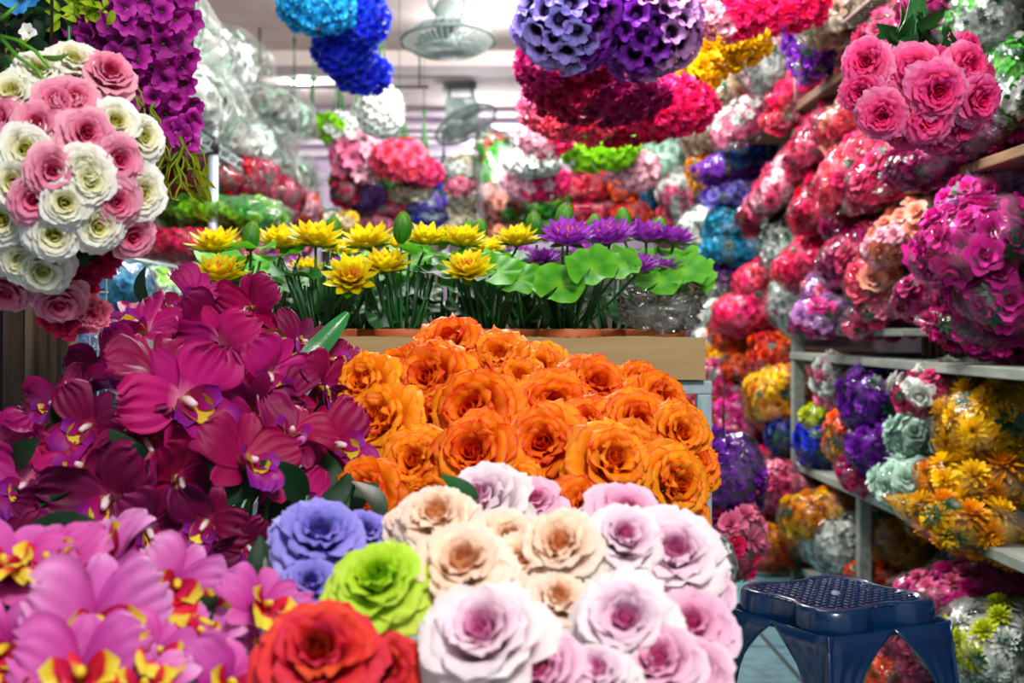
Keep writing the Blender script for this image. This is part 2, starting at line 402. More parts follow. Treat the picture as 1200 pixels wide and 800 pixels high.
# floor of worn blue-green tiles
def floor_mat():
    m, nt, out = _new('blue_green_floor_tiles')
    tc = N(nt, 'ShaderNodeTexCoord'); br = N(nt, 'ShaderNodeTexBrick'); br.offset = 0
    for k, v in (('Scale', 1.0), ('Mortar Size', .008), ('Brick Width', .4), ('Row Height', .4)): br.inputs[k].default_value = v
    br.inputs['Color1'].default_value = (*lin('#6f9aa2'), 1); br.inputs['Color2'].default_value = (*lin('#628d98'), 1); br.inputs['Mortar'].default_value = (*lin('#35484c'), 1)
    nz = N(nt, 'ShaderNodeTexNoise'); nz.inputs['Scale'].default_value = 30; nz.inputs['Detail'].default_value = 6
    nt.links.new(tc.outputs['Object'], br.inputs[0]); nt.links.new(tc.outputs['Object'], nz.inputs['Vector'])
    c = mixc(nt, .55, br.outputs[0], ramp(nt, [(.35, '#ffffff'), (.65, '#6d8a90')], nz.outputs[0]), 'MULTIPLY')
    p = N(nt, 'ShaderNodeBsdfPrincipled'); p.inputs['Roughness'].default_value = .35; nt.links.new(c, p.inputs['Base Color'])
    nt.links.new(p.outputs[0], out.inputs[0]); return m
struct(box_obj('floor', (-2.2, -1.2, -.06), (2.2, YB+.1, 0), floor_mat()))
struct(box_obj('wall_left', (XL-.1, .9, 0), (XL, YB, ZC), plaster))
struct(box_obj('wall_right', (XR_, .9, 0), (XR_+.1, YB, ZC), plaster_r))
struct(box_obj('wall_back', (XL, YB, 0), (XR_, YB+.1, ZC), solid('lilac_wall', '#c9b6cf', .8, nscale=3, col2='#bda9c4')))
m = MB(); m.box((.06, 4.35, ZC+.05), (3.16, 6.9, .1)); m.box((.06, 8.5, 2.55), (3.16, 1.4, .1)); m.box((.06, 7.83, 2.555), (3.16, .09, .11))
struct(m.build('ceiling', plaster, smooth=False))
# cornice and mouldings over the back opening
m = MB()
for z0, z1, y in ((2.42, 2.46, 9.12), (2.33, 2.37, 9.10), (2.28, 2.31, 9.13), (2.22, 2.26, 9.11), (2.14, 2.18, 9.13)): m.box((.06, (y+YB)/2, (z0+z1)/2), (3.1, YB-y, z1-z0))
struct(m.build('trim_1', white_paint, smooth=False, bevel=.006))
struct(box_obj('trim_2', (XL, 7.74, 2.44), (XR_, 7.80, 2.50), solid('grey_rail', '#8f8588', .6)))
m = MB(); m.tube([(-1.35, 7.2, 2.27), (-.35, 7.2, 2.27)], .01, 6)
for x in (-1.3, -.4): m.tube([(x, 7.2, 2.27), (x, 7.2, 2.6)], .006, 5)
tag(m.build('hanging_rail', dark_metal), 'thin dark rail hung under the ceiling near the back, flower stems tied to it', 'rail')

# ------------------------------------------------------------------ lamps
def lamp(px, py, zc, r, label):
    Y = F*(zc-.02-H)/(CY-py); c = P(px, py, Y); c.z = zc-.001; t = empty('ceiling_lamp', c, label, 'lamp', 'round ceiling lamps')
    MB().lathe([(0, -.042), (r*.8, -.038), (r*.97, -.024), (r*.97, -.008), (0, -.008)], 28).build('diffuser', emit('lamp_glow', '#eafcff', 9), t)
    MB().lathe([(r, -.012), (r*1.04, -.010), (r*1.04, 0), (0, 0)], 28).build('housing', fan_white, t)
    return c
LA = lamp(355, 98, 2.49, .078, 'small glowing round ceiling lamp between the hanging green stems')
LB = lamp(556, 23, 2.60, .07, 'small glowing round lamp showing just over the rim of the nearer fan')
c = P(579, 180, 9.06); LC = c
t = empty('wall_lamp', c, 'glowing box lamp low on the back wall above the pale stack', 'lamp')
MB().box((0, -.03, 0), (.10, .05, .075)).build('diffuser', emit('lamp_glow', '#eafcff', 9), t, smooth=False, bevel=.008)
MB().box((0, .015, 0), (.12, .035, .09)).build('housing', fan_white, t, smooth=False, bevel=.004)

for c_, e_ in ((LA+Vector((0, 0, -.1)), 14), (LB+Vector((0, 0, -.1)), 16), (LC+Vector((0, -.12, 0)), 14)): point('lamp_light', c_, e_, (.96, 1, 1), .04)
# ------------------------------------------------------------------ fans
def grille(name, R0, depth, parent, q, n=44, flip=1, mat=fan_white):
    m = MB(); r = .0022
    for i in range(n):
        a = 2*PI*i/n; pts = []
        for k in range(6):
            s = k/5; rr = .045+(R0-.045)*s; pts.append((rr*math.cos(a), rr*math.sin(a), flip*depth*(1-s**3)))
        m.tube(pts, r, 4, cap=False)
    for rr, rad, z in ((R0, .006, 0), (R0*.62, .003, depth*(1-.62**3)), (.045, .004, depth)):
        m.tube([(rr*math.cos(2*PI*i/40), rr*math.sin(2*PI*i/40), flip*z) for i in range(41)], rad, 5, cap=False)
    m.lathe([(0, flip*depth), (.045, flip*depth), (.045, flip*(depth-.006)), (0, flip*(depth-.006))], 20)
    o = m.build(name, mat, parent); o.rotation_mode = 'QUATERNION'; o.rotation_quaternion = q; return o
def fan(px, py, Y, Rf, axis, label, zc, face):
    c = P(px, py, Y); t = empty('ceiling_fan', c, label, 'fan', 'caged ceiling fans')
    q = facing(axis)
    grille('front_grille', Rf, .055, t, q); grille('rear_grille', Rf, .075, t, q, flip=-1, n=36)
    m = MB()
    for i in range(3):
        a = 2*PI*i/3; G = np.zeros((5, 5, 3))
        for u in range(5):
            for v in range(5):
                rr = .03+(Rf*.82-.03)*u/4; wv = (v/4-.5)*(.5+.9*math.sin(PI*.25+u*.45))
                G[u, v] = (rr*math.cos(a+wv), rr*math.sin(a+wv), .03*(v/4-.5)+.005)
        m.grid(G)
    m.lathe([(0, .03), (.03, .025), (.035, 0), (.03, -.03)], 16)
    o = m.build('fan_blade', fan_blade, t); o.rotation_mode = 'QUATERNION'; o.rotation_quaternion = q
    o = MB().lathe([(0, -.05), (.045, -.055), (.06, -.08), (.06, -.15), (.045, -.175), (0, -.18)], 24).build('motor', fan_white, t)
    o.rotation_mode = 'QUATERNION'; o.rotation_quaternion = q
    back = -(Vector(axis).normalized())*.14
    top = Vector((face[0]-c.x, face[1]-c.y, zc-c.z))
    m = MB()
    for s in (-1, 1):
        e = Vector((s*.075, 0, 0)); m.tube([top+e, back*.5+e+Vector((0, 0, .1)), back+e*.9, back+e*.3], [.012, .012, .012, .01], 8)
    m.tube([back+Vector((-.07, 0, 0)), back+Vector((.07, 0, 0))], .014, 8)
    m.build('bracket', fan_white, t)
    box_obj('mounting_plate', top+Vector((-.11, -.06, -.05)), top+Vector((.11, .06, 0)), fan_white, t, .008)
    return t
f1 = fan(525, 48, 5.6, .205, (.02, -.12, -1), 'nearer caged ceiling fan facing straight down on a forked bracket', 2.6, (-.19, 5.65))
f2 = fan(546, 146, 8.0, .205, (.42, -.30, -.85), 'farther caged ceiling fan, tilted and turned aside', 2.5, (-.2, 8.3))
rimm = solid('fan_rim_grey', '#5f6f6b', .4)
for f_, ax, rr in ((f1, (.02, -.12, -1), .007), (f2, (.42, -.30, -.85), .008)):
    m = MB(); m.tube([(.205*math.cos(2*PI*i/48), .205*math.sin(2*PI*i/48), 0) for i in range(49)], rr, 6, cap=False)
    o = m.build('grille_rim', rimm, f_); o.rotation_mode = 'QUATERNION'; o.rotation_quaternion = facing(ax)
box_obj('fan_housing', (-.13, .02, .0), (.07, .24, .18), fan_white, f2, .02)

# ------------------------------------------------------------------ wire rack along the left wall
rack = empty('wire_rack', (-1.2, 2.8, 0), 'long chrome wire storage rack along the wall, under the bags of white flowers', 'rack')
X0, X1 = -1.42, -.95; YS = [2.97, 4.38, 5.94, 7.3]
def rel(v, o=rack): return Vector(v)-o.location
for y in YS:
    for x in (X0, X1):
        m = MB().tube([rel((x, y, 0)), rel((x, y, 1.62))], .017, 12); m.build('post', metal, rack)
        MB().tube([rel((x, y, 1.50)), rel((x, y, 1.56))], .021, 12).build('post_collar', dark_metal if x == X1 else metal, rack)
for z in (.25, .66, 1.09, 1.545):
    for y0, y1 in zip(YS, YS[1:]):
        m = MB(); y0 += .02; y1 -= .02
        for x in (X0, X1):
            for dz in (0, -.035): m.tube([rel((x, y0, z+dz)), rel((x, y1, z+dz))], .0045, 5)
            n = 22
            m.tube([rel((x, y0+(y1-y0)*i/n, z-(.035 if i % 2 else 0))) for i in range(n+1)], .0028, 4)
        for y in (y0, y1):
            for dz in (0, -.035): m.tube([rel((X0, y, z+dz)), rel((X1, y, z+dz))], .0045, 5)
        k = int((y1-y0)/.03)
        for i in range(1, k): m.tube([rel((X0, y0+(y1-y0)*i/k, z+.004)), rel((X1, y0+(y1-y0)*i/k, z+.004))], .0022, 4, cap=False)
        for x in (-1.3, -1.18, -1.06): m.tube([rel((x, y0, z)), rel((x, y1, z))], .003, 4, cap=False)
        m.build('wire_shelf', metal, rack)

# ------------------------------------------------------------------ timber shelving along the right wall
sh = empty('timber_shelf_rack', (1.05, 3.4, 0), 'weathered grey and brown timber shelving holding the bagged flowers', 'shelf')
def board(name, x0, x1, y0, y1, z0, z1, mat, o=sh):
    return box_obj(name, Vector((x0, y0, z0))-o.location, Vector((x1, y1, z1))-o.location, mat, o, .003)
XS = 1.05
board('shelf_board', XS, 1.6, 2.1, 4.5, .80, .824, grey_wood); board('shelf_board', XS+.01, 1.6, 3.3, 4.5, .885, .905, grey_wood)
board('shelf_board', XS+.08, 1.6, 2.1, 3.3, .885, .905, brown_wood)
board('shelf_board', XS, 1.6, 2.1, 4.5, .42, .445, grey_wood); board('shelf_board', XS, 1.6, 2.1, 4.5, .08, .10, grey_wood)
board('shelf_board', XS, 1.6, 2.1, 4.5, 1.245, 1.268, brown_wood)
board('shelf_board', XS, 1.6, 2.1, 5.2, 1.655, 1.685, brown_wood)
for y, z0, z1 in ((2.44, 0, 2.1), (4.46, 0, 2.0)):
    board('post', XS+.005, XS+.045, y, y+.04, z0, z1, grey_wood); board('post', 1.555, 1.595, y, y+.04, z0, z1, grey_wood)
board('post', XS+.005, XS+.04, 3.66, 3.70, 0, .80, grey_wood); board('post', 1.55, 1.59, 3.66, 3.70, 0, 1.65, grey_wood)
m = MB()
for i in range(12): m.box((.2+i*.0, -.35+i*.055, .855), (.03, .03, .055))
m.build('slat', brown_wood, sh, smooth=False)
rs = empty('storage_rack', (1.3, 6.6, 0), 'plain timber racking hidden behind the piled bags towards the back', 'shelf')
for z in (.08, .44, .80, 1.2, 1.6, 1.95): board('shelf_board', 1.22, 1.6, 5.3, 8.6, z, z+.02, brown_wood, rs)
for y in (5.3, 7, 8.56): board('post', 1.24, 1.28, y, y+.04, 0, 2.1, brown_wood, rs)
# wire tray shelf jutting out high above the timber ledge
ws = empty('wire_tray_shelf', (1.25, 3.5, 1.77), 'dark wire tray shelf jutting out above the brown timber ledge', 'shelf')
m = MB()
for i in range(46): y = -.7+1.4*i/45; m.tube([(-.25, y, 0), (.3, y, 0)], .0025, 4, cap=False)
for i in range(9): x = -.25+.55*i/8; m.tube([(x, -.7, -.003), (x, .7, -.003)], .0028, 4, cap=False)
m.build('wire_grid', dark_metal, ws)
m = MB(); m.tube([(-.25, -.7, 0), (.3, -.7, 0), (.3, .7, 0), (-.25, .7, 0), (-.25, -.7, 0)], .006, 6)
m.tube([(-.25, .7, 0), (-.25, .7, -.12)], .005, 6); m.tube([(-.25, -.7, 0), (-.25, -.7, .05), (-.25, .7, .05), (-.25, .7, 0)], .005, 6)
for y in (-.6, .6): m.tube([(.3, y, 0), (.38, y, 0)], .006, 6)
m.build('rim', solid('pinkish_wire', '#9a7f80', .5, .3), ws)

# ------------------------------------------------------------------ table frame and cardboard tray
TY0, TY1, TX0, TX1 = 2.14, 2.74, -.62, .371
tb = empty('metal_frame_table', (0, 2.4, 0), 'pale blue square-tube metal table carrying the cardboard tray', 'table')
for x in (TX0+.013, TX1-.013):
    for y in (TY0+.013, TY1-.013): board('leg', x-.0125, x+.0125, y-.0125, y+.0125, 0, .793, frame_paint, tb)
for y in (TY0, TY1-.025): board('rail', TX0, TX1, y, y+.025, .793, .816, frame_paint, tb)
for x in (TX0, TX1-.025): board('rail', x, x+.025, TY0+.026, TY1-.026, .793, .815, frame_paint, tb)
for z in (.2,):
    for y in (TY0+.002, TY1-.022): board('rail', TX0+.026, TX1-.026, y, y+.02, z, z+.02, frame_paint, tb)
board('table_top', TX0+.02, TX1-.02, TY0+.026, TY1-.026, .80, .812, brown_wood, tb)
cardb = solid('corrugated_cardboard', '#b99a6c', .85, col2='#ae8f62', nscale=6, bump=.12, bscale=8, stretch=(1, 1, 12))
dkcard = solid('cardboard_cut_edge', '#6d5233', .9, col2='#3d2c1b', nscale=160, stretch=(1, 1, 1), lo=.45, hi=.5)
BX0, BX1, BY0, BY1, BZ0, BZ1 = -.47, .357, 2.125, 2.66, .818, .889
bx = empty('cardboard_tray', (0, 2.4, BZ0), 'shallow open brown cardboard tray holding the lotus pots', 'box')
t_ = .004
def bb(name, lo, hi, mat): return box_obj(name, Vector(lo)-bx.location, Vector(hi)-bx.location, mat, bx, .0008)
m = MB(); nx = 60; R_ = random.Random(3); G = np.zeros((2, nx+1, 3)); G2 = np.zeros((2, nx+1, 3))
for i in range(nx+1):
    x = BX0+(BX1-BX0)*i/nx; top = BZ1+R_.uniform(-.0008, .0008)+.001*math.sin(i*.4)
    bow = .0015*math.sin(PI*i/nx*3)
    for k, (z, g) in enumerate(((BZ0, 0), (top, 1))):
        G[k, i] = Vector((x, BY0-bow, z))-bx.location; G2[k, i] = Vector((x, BY0-bow+t_, z))-bx.location
m.grid(G); m.grid(G2[::-1]); m.grid(np.stack([G[1], G2[1]])); m.build('front_wall', cardb, bx, smooth=False)
bb('rear_wall', (BX0, BY1-t_, BZ0), (BX1, BY1, BZ1), cardb)
bb('end_wall', (BX0, BY0+t_, BZ0), (BX0+t_, BY1-t_, BZ1-.002), cardb); bb('end_wall', (BX1-t_, BY0+t_, BZ0), (BX1, BY1-t_, BZ1-.002), dkcard)
bb('bottom', (BX0, BY0+t_, BZ0), (BX1, BY1-t_, BZ0+.004), cardb)

# ------------------------------------------------------------------ blue plastic stool
blue = solid('navy_plastic', '#052e58', .22, spec=.6, coat=.3, nscale=6, col2='#04284e')
def make_stool(loc, rz, label):
    t = empty('plastic_stool', loc, label, 'stool'); t.rotation_euler = (0, 0, rz)
    hs, zt = .127, .468
    def outline(s, rr=.055, notch=.016, n=12):
        pts = []
        for q_, (sx, sy) in enumerate(((1, 1), (-1, 1), (-1, -1), (1, -1))):
            for i in range(n+1):
                a = PI/2*q_+PI/2*i/n; pts.append(((s-rr)*sx+rr*math.cos(a), (s-rr)*sy+rr*math.sin(a)))
        o = []; k = len(pts)
        for i in range(k):
            a, b = Vector(pts[i]), Vector(pts[(i+1) % k]); seg = (b-a).length; nn = 14 if seg > .05 else 1
            for w_ in range(nn): o.append(a.lerp(b, w_/nn))
        r = []
        for p in o: # shallow waist between the corner lobes
            e = min(abs(p.x), abs(p.y)); f = max(0, 1-(e/.055)**2)
            f = f*f*(3-2*f); q2 = p.copy()
            if abs(p.x) > abs(p.y): q2.x -= math.copysign(notch*f, p.x)
            else: q2.y -= math.copysign(notch*f, p.y)
            r.append(q2)
        return r
    rings = [(.985, -.052, 1), (1.0, -.045, 1), (1.0, -.02, 1), (.985, -.006, 1), (.955, 0, 1), (.86, 0, 1), (.84, -.004, .6), (.5, -.004, .3), (.2, -.004, 0), (.02, -.004, 0)]
    base = outline(hs); G = np.zeros((len(rings), len(base), 3))
    for i, (s, z, nf) in enumerate(rings):
        ol = outline(hs, notch=.016*nf)
        for k, p in enumerate(ol): G[i, k] = (p.x*s, p.y*s, zt+z)
    m = MB().grid(G, cv=True); k = len(base); m.F.append(tuple((len(rings)-1)*k+i for i in range(k))); m.MI.append(0)
    seat = m.build('seat', blue, t)
    m = MB() # anti-slip weave on the seat
    for i in range(15):
        for w_ in range(15):
            x, y = (i-7)*.0155, (w_-7)*.0155
            if abs(x)+abs(y) > .19: continue
            m.box((x, y, zt-.003), (.011 if (i+w_) % 2 else .006, .006 if (i+w_) % 2 else .011, .003))
    m.build('seat_grid', blue, seat, smooth=False, bevel=.0008)
    MB().lathe([(0, zt+.001), (.006, zt), (.008, zt-.004)], 14).build('centre_plug', solid('pale_plug', '#8aa0b8', .4), seat)
    for sx, sy in ((1, 1), (-1, 1), (-1, -1), (1, -1)): # ribbed tapering corner legs, webbed into the apron
        nz = 16; G = np.zeros((nz+1, 26, 3))
        for i in range(nz+1):
            h = i/nz; z = (zt-.035)*(1-h); spread = .010+.030*h; wd = .052*(1-.28*h)
            arch = .085*max(0, 1-h/.32)**2.2
            for q_ in range(26):
                s = q_/25*2-1 # runs along one side, round the corner, along the other
                rib = .0035*(1 if int((s+1)*6.5) % 2 else 0)*(h > .12)
                L_ = wd+arch; cr = .030
                d = abs(s)*(L_)
                if d < cr: a = PI/4*(1-d/cr); ox, oy = cr*(1-math.sin(PI/4+a*1.0))*.7, cr*(1-math.sin(PI/4-a*-1.0))*.0
                c_ = hs-.004+spread
                if s >= 0: x, y = c_-(.008*(1-min(1, d/cr))**2)*1.2-rib, c_-d
                else: x, y = c_-d, c_-(.008*(1-min(1, d/cr))**2)*1.2-rib
                if abs(s) < .02: x = y = c_-.011
                G[i, q_] = (x*sx, y*sy, z)
        m = MB().grid(G); o = m.build('leg', blue, t)
        sd = o.modifiers.new('thickness', 'SOLIDIFY'); sd.thickness = .004; sd.offset = -1 if sx*sy > 0 else 1
    return t
make_stool((P(979, 690, 2.12).x, 2.12, 0), math.radians(27), 'navy blue plastic stool with four ribbed legs standing in the aisle')

# ------------------------------------------------------------------ weathered timber posts at the shop front
old_wood = solid('weathered_wood', '#5c4638', .85, col2='#1c1512', nscale=3.2, ndet=8, stretch=(9, 9, 1), bump=.6, bscale=22, lo=.3, hi=.62)
old_pale = solid('weathered_pale_edge', '#7d6552', .85, col2='#33261e', nscale=4, ndet=8, stretch=(6, 6, 1.5), bump=.6, bscale=22, lo=.45, hi=.7)
def post(x0, x1, y0, y1, label, mat):
    c = Vector(((x0+x1)/2, (y0+y1)/2, 0)); o = MB().box((0, 0, 1.3), (x1-x0, y1-y0, 2.598)).build('timber_post', mat, None, c, smooth=False, bevel=.003)
    return tag(o, label, 'post')
post(-.725, -.69, 1.9, 1.99, 'thick brown weathered timber post under the rose ball', old_wood)
post(-.687, -.675, 1.885, 1.97, 'thin pale nailed batten against the thick timber post', old_pale)
post(-.668, -.655, 1.93, 1.98, 'narrow greyish timber strip next to the nailed batten', old_wood)
post(-.647, -.637, 1.93, 1.98, 'slim brown timber strip closest to the white wire grid', old_pale)
post(-1.05, -.76, 2.02, 2.06, 'dark wide sheet filling the gap behind the timber posts', solid('dark_sheet', '#241c1a', .9))  # flat dark sheet closing the gap behind the posts
wg = empty('wire_grid_panel', (-.62, 2.02, 0), 'narrow white wire grid panel beside the timber posts', 'grid')
m = MB()
for i in range(3): m.tube([(-.013+.013*i*1.0, 0, 0), (-.013+.013*i, 0, 1.4)], .0014, 5)
for i in range(46): m.tube([(-.016, .002, i*.03), (.016, .002, i*.03)], .0014, 5)
m.build('wire_grid', solid('white_wire', '#c4dadb', .4), wg)
# ------------------------------------------------------------------ dyes of the foreground flowers
leafm = petal_mat('leaf_green', [(0, '#0f3a12'), (1, '#1d5a1f')], rough=.5, transl=.15, spec=.3)
leafd = petal_mat('leaf_dark', [(0, '#0a2410'), (1, '#123a1a')], rough=.45, transl=.1)
leafb = petal_mat('leaf_bright', [(0, '#3f8a10'), (1, '#6fbe1e')], rough=.3, transl=.3, spec=.6)
stemm = solid('stem_green', '#1f6a2a', .4, nscale=30)
sepalm = petal_mat('sepal_green', [(0, '#1c5416'), (1, '#4d9a22')], rough=.45)
ORANGE = [petal_mat('orange_petal', [(0, '#f04e06'), (.2, '#fb7408'), (.45, '#ff900c'), (1, '#ffa416')], edge='#f4480c', edge_at=.93, rough=.5, var=.12, transl=.3),
          petal_mat('orange_petal_deep', [(0, '#e42a10'), (.25, '#f85208'), (.5, '#fc7a08'), (1, '#ff9410')], edge='#ee380c', edge_at=.9, rough=.5, var=.12, transl=.3)]
PALE = {'white': petal_mat('pale_pink_petal', [(0, '#e82f9c'), (.2, '#f48cc8'), (.42, '#f7cfe2'), (.7, '#faeaf0'), (1, '#fbf2ee')], edge='#f3ecc0', edge_at=1.0, rough=.6, var=.06, transl=.3),
        'blush': petal_mat('blush_petal', [(0, '#e83a98'), (.25, '#f27ab8'), (.5, '#f5b4d4'), (1, '#f6d6e6')], rough=.6, var=.07, transl=.3),
        'peach': petal_mat('peach_petal', [(0, '#ff9650'), (.22, '#ffc08c'), (.5, '#ffdfc2'), (1, '#fff1e4')], rough=.6, var=.06, transl=.3),
        'lime': petal_mat('lime_petal', [(0, '#8cc80c'), (.4, '#b2de1c'), (1, '#d6ee58')], rough=.55, var=.08, transl=.3),
        'red': petal_mat('red_petal', [(0, '#8c0a0a'), (.4, '#d31f1c'), (1, '#ea3a34')], rough=.6, var=.1, transl=.2),
        'lavender': petal_mat('lavender_petal', [(0, '#5a48b4'), (.4, '#8377d8'), (1, '#a9a2f0')], rough=.6, var=.08, transl=.25)}
ROSES = [rose(s, ruf=.035, lush=1, n=8, back=.14).mesh('rose_bloom') for s in range(4)]
ROSES_O = [rose(s+10, ruf=.05, lush=1, n=8, back=.2, pointy=.03).mesh('orange_rose_bloom') for s in range(5)]
ROSES_B = [rose(s+20, ruf=.02, n=7, back=.1, openness=.82).mesh('tight_rose_bloom') for s in range(4)]
for me in ROSES+ROSES_O+ROSES_B: me.materials.append(ORANGE[0]); me.materials.append(sepalm)
LEAVES = [leaf(1, .5, d, seed=i, fold=.5).mesh('leaf') for i, d in enumerate((10, 40, 70))]
for me in LEAVES: me.materials.append(leafm)
ORCH = [orchid(s).mesh('orchid_bloom') for s in range(6)]
LIPS = [orchid_lip(s).mesh('orchid_lip') for s in range(4)]
for me in ORCH: me.materials.append(leafm)
for me in LIPS:
    for _ in range(3): me.materials.append(leafm)

def bouquet(name, label, cat, heads, foot, meshes, part, mats, centre=None, fan_out=.9, up=.45, nleaf=8, leaf_size=.07, lmat=None, group=None, jit=.25, seed=1, scale=1.0, lip=None, back=.05, lipk=1.1):
    """heads: (px, py, Y, diameter px[, key]); blooms look outward from the bunch and towards the shop front"""
    R = random.Random(seed)
    pts = [P(h[0], h[1], h[2]) for h in heads]; c = sum(pts, Vector())/len(pts)
    if centre is not None: c = Vector(centre)
    root = empty(name, (foot[0], foot[1], 0), label, cat, group); o = root.location
    st = MB(); hub = Vector((foot[0], foot[1], max(.05, min(p.z for p in pts)-.22)))
    for h, p in zip(heads, pts):
        dm = h[3]/F*h[2]*scale
        out = (p-c); out.y *= .3
        d = (CAM-p).normalized()*.75+Vector((0, 0, up))+out*fan_out/.12*.5+Vector((R.uniform(-jit, jit), 0, R.uniform(-jit, jit)))
        q = facing(d, R.uniform(0, 6.28)) if not lip else facing(d, 0)
        key = h[4] if len(h) > 4 else None
        me = meshes[key] if isinstance(meshes, dict) else R.choice(meshes)
        if isinstance(me, list): me = R.choice(me)
        ms = mats[key] if isinstance(mats, dict) else R.choice(mats)
        if lip: # keep blooms roughly upright: local +Y towards world up
            z = d.normalized(); y = (Vector((0, 0, 1))-z*z.z).normalized(); x = y.cross(z)
            tw = R.uniform(-.6, .6) if len(h) < 6 else h[5]
            q = (Matrix((x, y, z)).transposed().to_quaternion()) @ Matrix.Rotation(tw, 3, 'Z').to_quaternion()
        b = inst(part, me, root, p-o, q, dm*(R.uniform(.82, 1.12) if lip else 1), [ms, sepalm] if not lip else [ms])
        if lip: inst('lip', R.choice(LIPS), b, (0, 0, .0), None, lipk, lip)
        behind = p-d.normalized()*dm*.2
        mid = behind.lerp(hub, .45)-Vector((0, 0, .0))+Vector((0, .01, .02))
        st.tube([behind-o, mid-o, hub-o, Vector((R.uniform(-.03, .03), R.uniform(-.03, .03), .003))], [.0022, .0025, .003, .003], 5)
    st.build('stem', stemm, root)
    lo = [min(p[i] for p in pts) for i in range(3)]; hi = [max(p[i] for p in pts) for i in range(3)]
    for i in range(nleaf):
        p = R.choice(pts)+Vector((R.uniform(-.05, .05), back+R.uniform(0, .05), R.uniform(-.07, .03)))
        d = Vector((R.uniform(-.6, .6), -.6, R.uniform(-.2, .8)))
        inst('leaf', R.choice(LEAVES), root, p-o, facing(d, R.uniform(0, 6)), leaf_size*R.uniform(.8, 1.3), [lmat or leafm])
    return root
# ------------------------------------------------------------------ orange roses
OR = [(434,452,1.62,74),(526,414,1.86,84),(512,450,1.72,92),(584,430,1.84,84),(632,440,1.86,74),(692,462,1.76,88),(451,497,1.58,92),(561,484,1.64,98),(647,478,1.72,86),
      (490,547,1.52,88),(561,536,1.5,96),(640,525,1.54,96),(711,547,1.5,98),(741,499,1.64,84),(792,512,1.62,74),(782,568,1.54,92),(434,580,1.46,78),(678,598,1.46,78),(797,606,1.56,62),(505,584,1.5,76),
      (468,442,1.8,66),(767,480,1.74,80),(597,497,1.7,80),(738,596,1.56,72),(512,497,1.68,80),(608,575,1.5,72),(664,566,1.56,70),(745,455,1.86,60),(560,446,1.82,72),(607,455,1.8,74),(480,470,1.74,70),(690,505,1.66,80),(545,580,1.5,70),(810,548,1.62,62),(472,600,1.52,70),(648,620,1.5,70),(735,540,1.6,84)]
bouquet('rose_bouquet', 'big heap of orange silk roses with red-edged petals in front of the cardboard tray', 'bouquet', OR, (.03, 1.78), ROSES_O, 'rose_bloom', ORANGE, fan_out=.55, up=.3, nleaf=16, leaf_size=.05, lmat=leafd, seed=4, scale=.99, centre=P(620, 520, 1.9))
# ------------------------------------------------------------------ pale roses, three bunches
W = 'white'; B_ = 'blush'; K = 'peach'
RS = {W: ROSES+ROSES_B[:2], B_: ROSES_B, K: ROSES, 'lime': ROSES[:1], 'red': ROSES[1:3], 'lavender': ROSES}
bouquet('rose_bouquet', 'white silk roses with pink hearts massed at the lower edge beneath the orange ones', 'bouquet',
        [(573,763,.98,132,W),(727,642,1.12,84,W),(730,735,1.02,104,W),(782,663,1.14,108,W),(637,795,.98,96,B_),(680,752,1.05,74,B_),(775,787,1.0,90,B_),(808,744,1.08,92,B_),(570,600,1.24,92,W),
         (727,617,1.22,86,B_),(625,600,1.28,66,B_),(815,795,1.04,76,B_),(760,708,1.12,80,W),(703,800,.98,80,W),(818,694,1.14,70,B_),(522,790,1.0,80,W),(525,735,1.06,66,W)],
        (.12, 1.24), RS, 'rose_bloom', {k: PALE[k] for k in PALE}, fan_out=.4, up=.45, nleaf=8, leaf_size=.045, seed=8, scale=1.12, centre=P(690, 700, 1.2))
bouquet('rose_bouquet', 'peach and cream silk roses between the lime rose and the white ones', 'bouquet',
        [(513,617,1.14,86,K),(543,677,1.04,112,K),(657,650,1.1,92,K),(613,672,1.1,84,K),(650,712,1.04,74,K),(590,640,1.14,76,K),(478,625,1.2,60,K),(605,715,1.05,70,K)],
        (.02, 1.26), RS, 'rose_bloom', {k: PALE[k] for k in PALE}, fan_out=.35, up=.5, nleaf=5, leaf_size=.045, seed=12, scale=1.06)
bouquet('rose_bouquet', 'single large lime green silk rose with green leaves beneath it', 'rose', [(446,694,1.02,114,'lime')], (-.09, 1.18), RS, 'rose_bloom', {k: PALE[k] for k in PALE}, up=.5, nleaf=0, seed=3, scale=.98)
lr = bpy.data.objects['rose_bouquet.003'] if 'rose_bouquet.003' in bpy.data.objects else None
for i, (x, y, s) in enumerate(((488,752,.05),(500,735,.05),(470,758,.045),(520,772,.05),(505,760,.04))):
    inst('leaf', LEAVES[i % 3], lr, P(x, y, 1.06)-lr.location, facing((.3*(i-2), -.7, .3), i), s, [leafb])
bouquet('rose_bouquet', 'two bright red silk roses at the bottom under the lime rose', 'bouquet', [(375,780,.94,138,'red'),(452,788,.98,84,'red')], (-.14, 1.1), RS, 'rose_bloom', {k: PALE[k] for k in PALE}, up=.35, nleaf=2, leaf_size=.04, seed=5, scale=1.0)
bouquet('rose_bouquet', 'lavender blue silk roses squeezed between magenta orchids and lime rose', 'bouquet', [(372,640,1.14,100,'lavender'),(425,634,1.2,66,'lavender'),(362,692,1.1,70,'lavender'),(398,668,1.14,60,'lavender'),(318,768,1.06,54,W)],
        (-.17, 1.3), RS, 'rose_bloom', {k: PALE[k] for k in PALE}, up=.5, nleaf=5, leaf_size=.06, lmat=leafd, seed=6, scale=1.0)
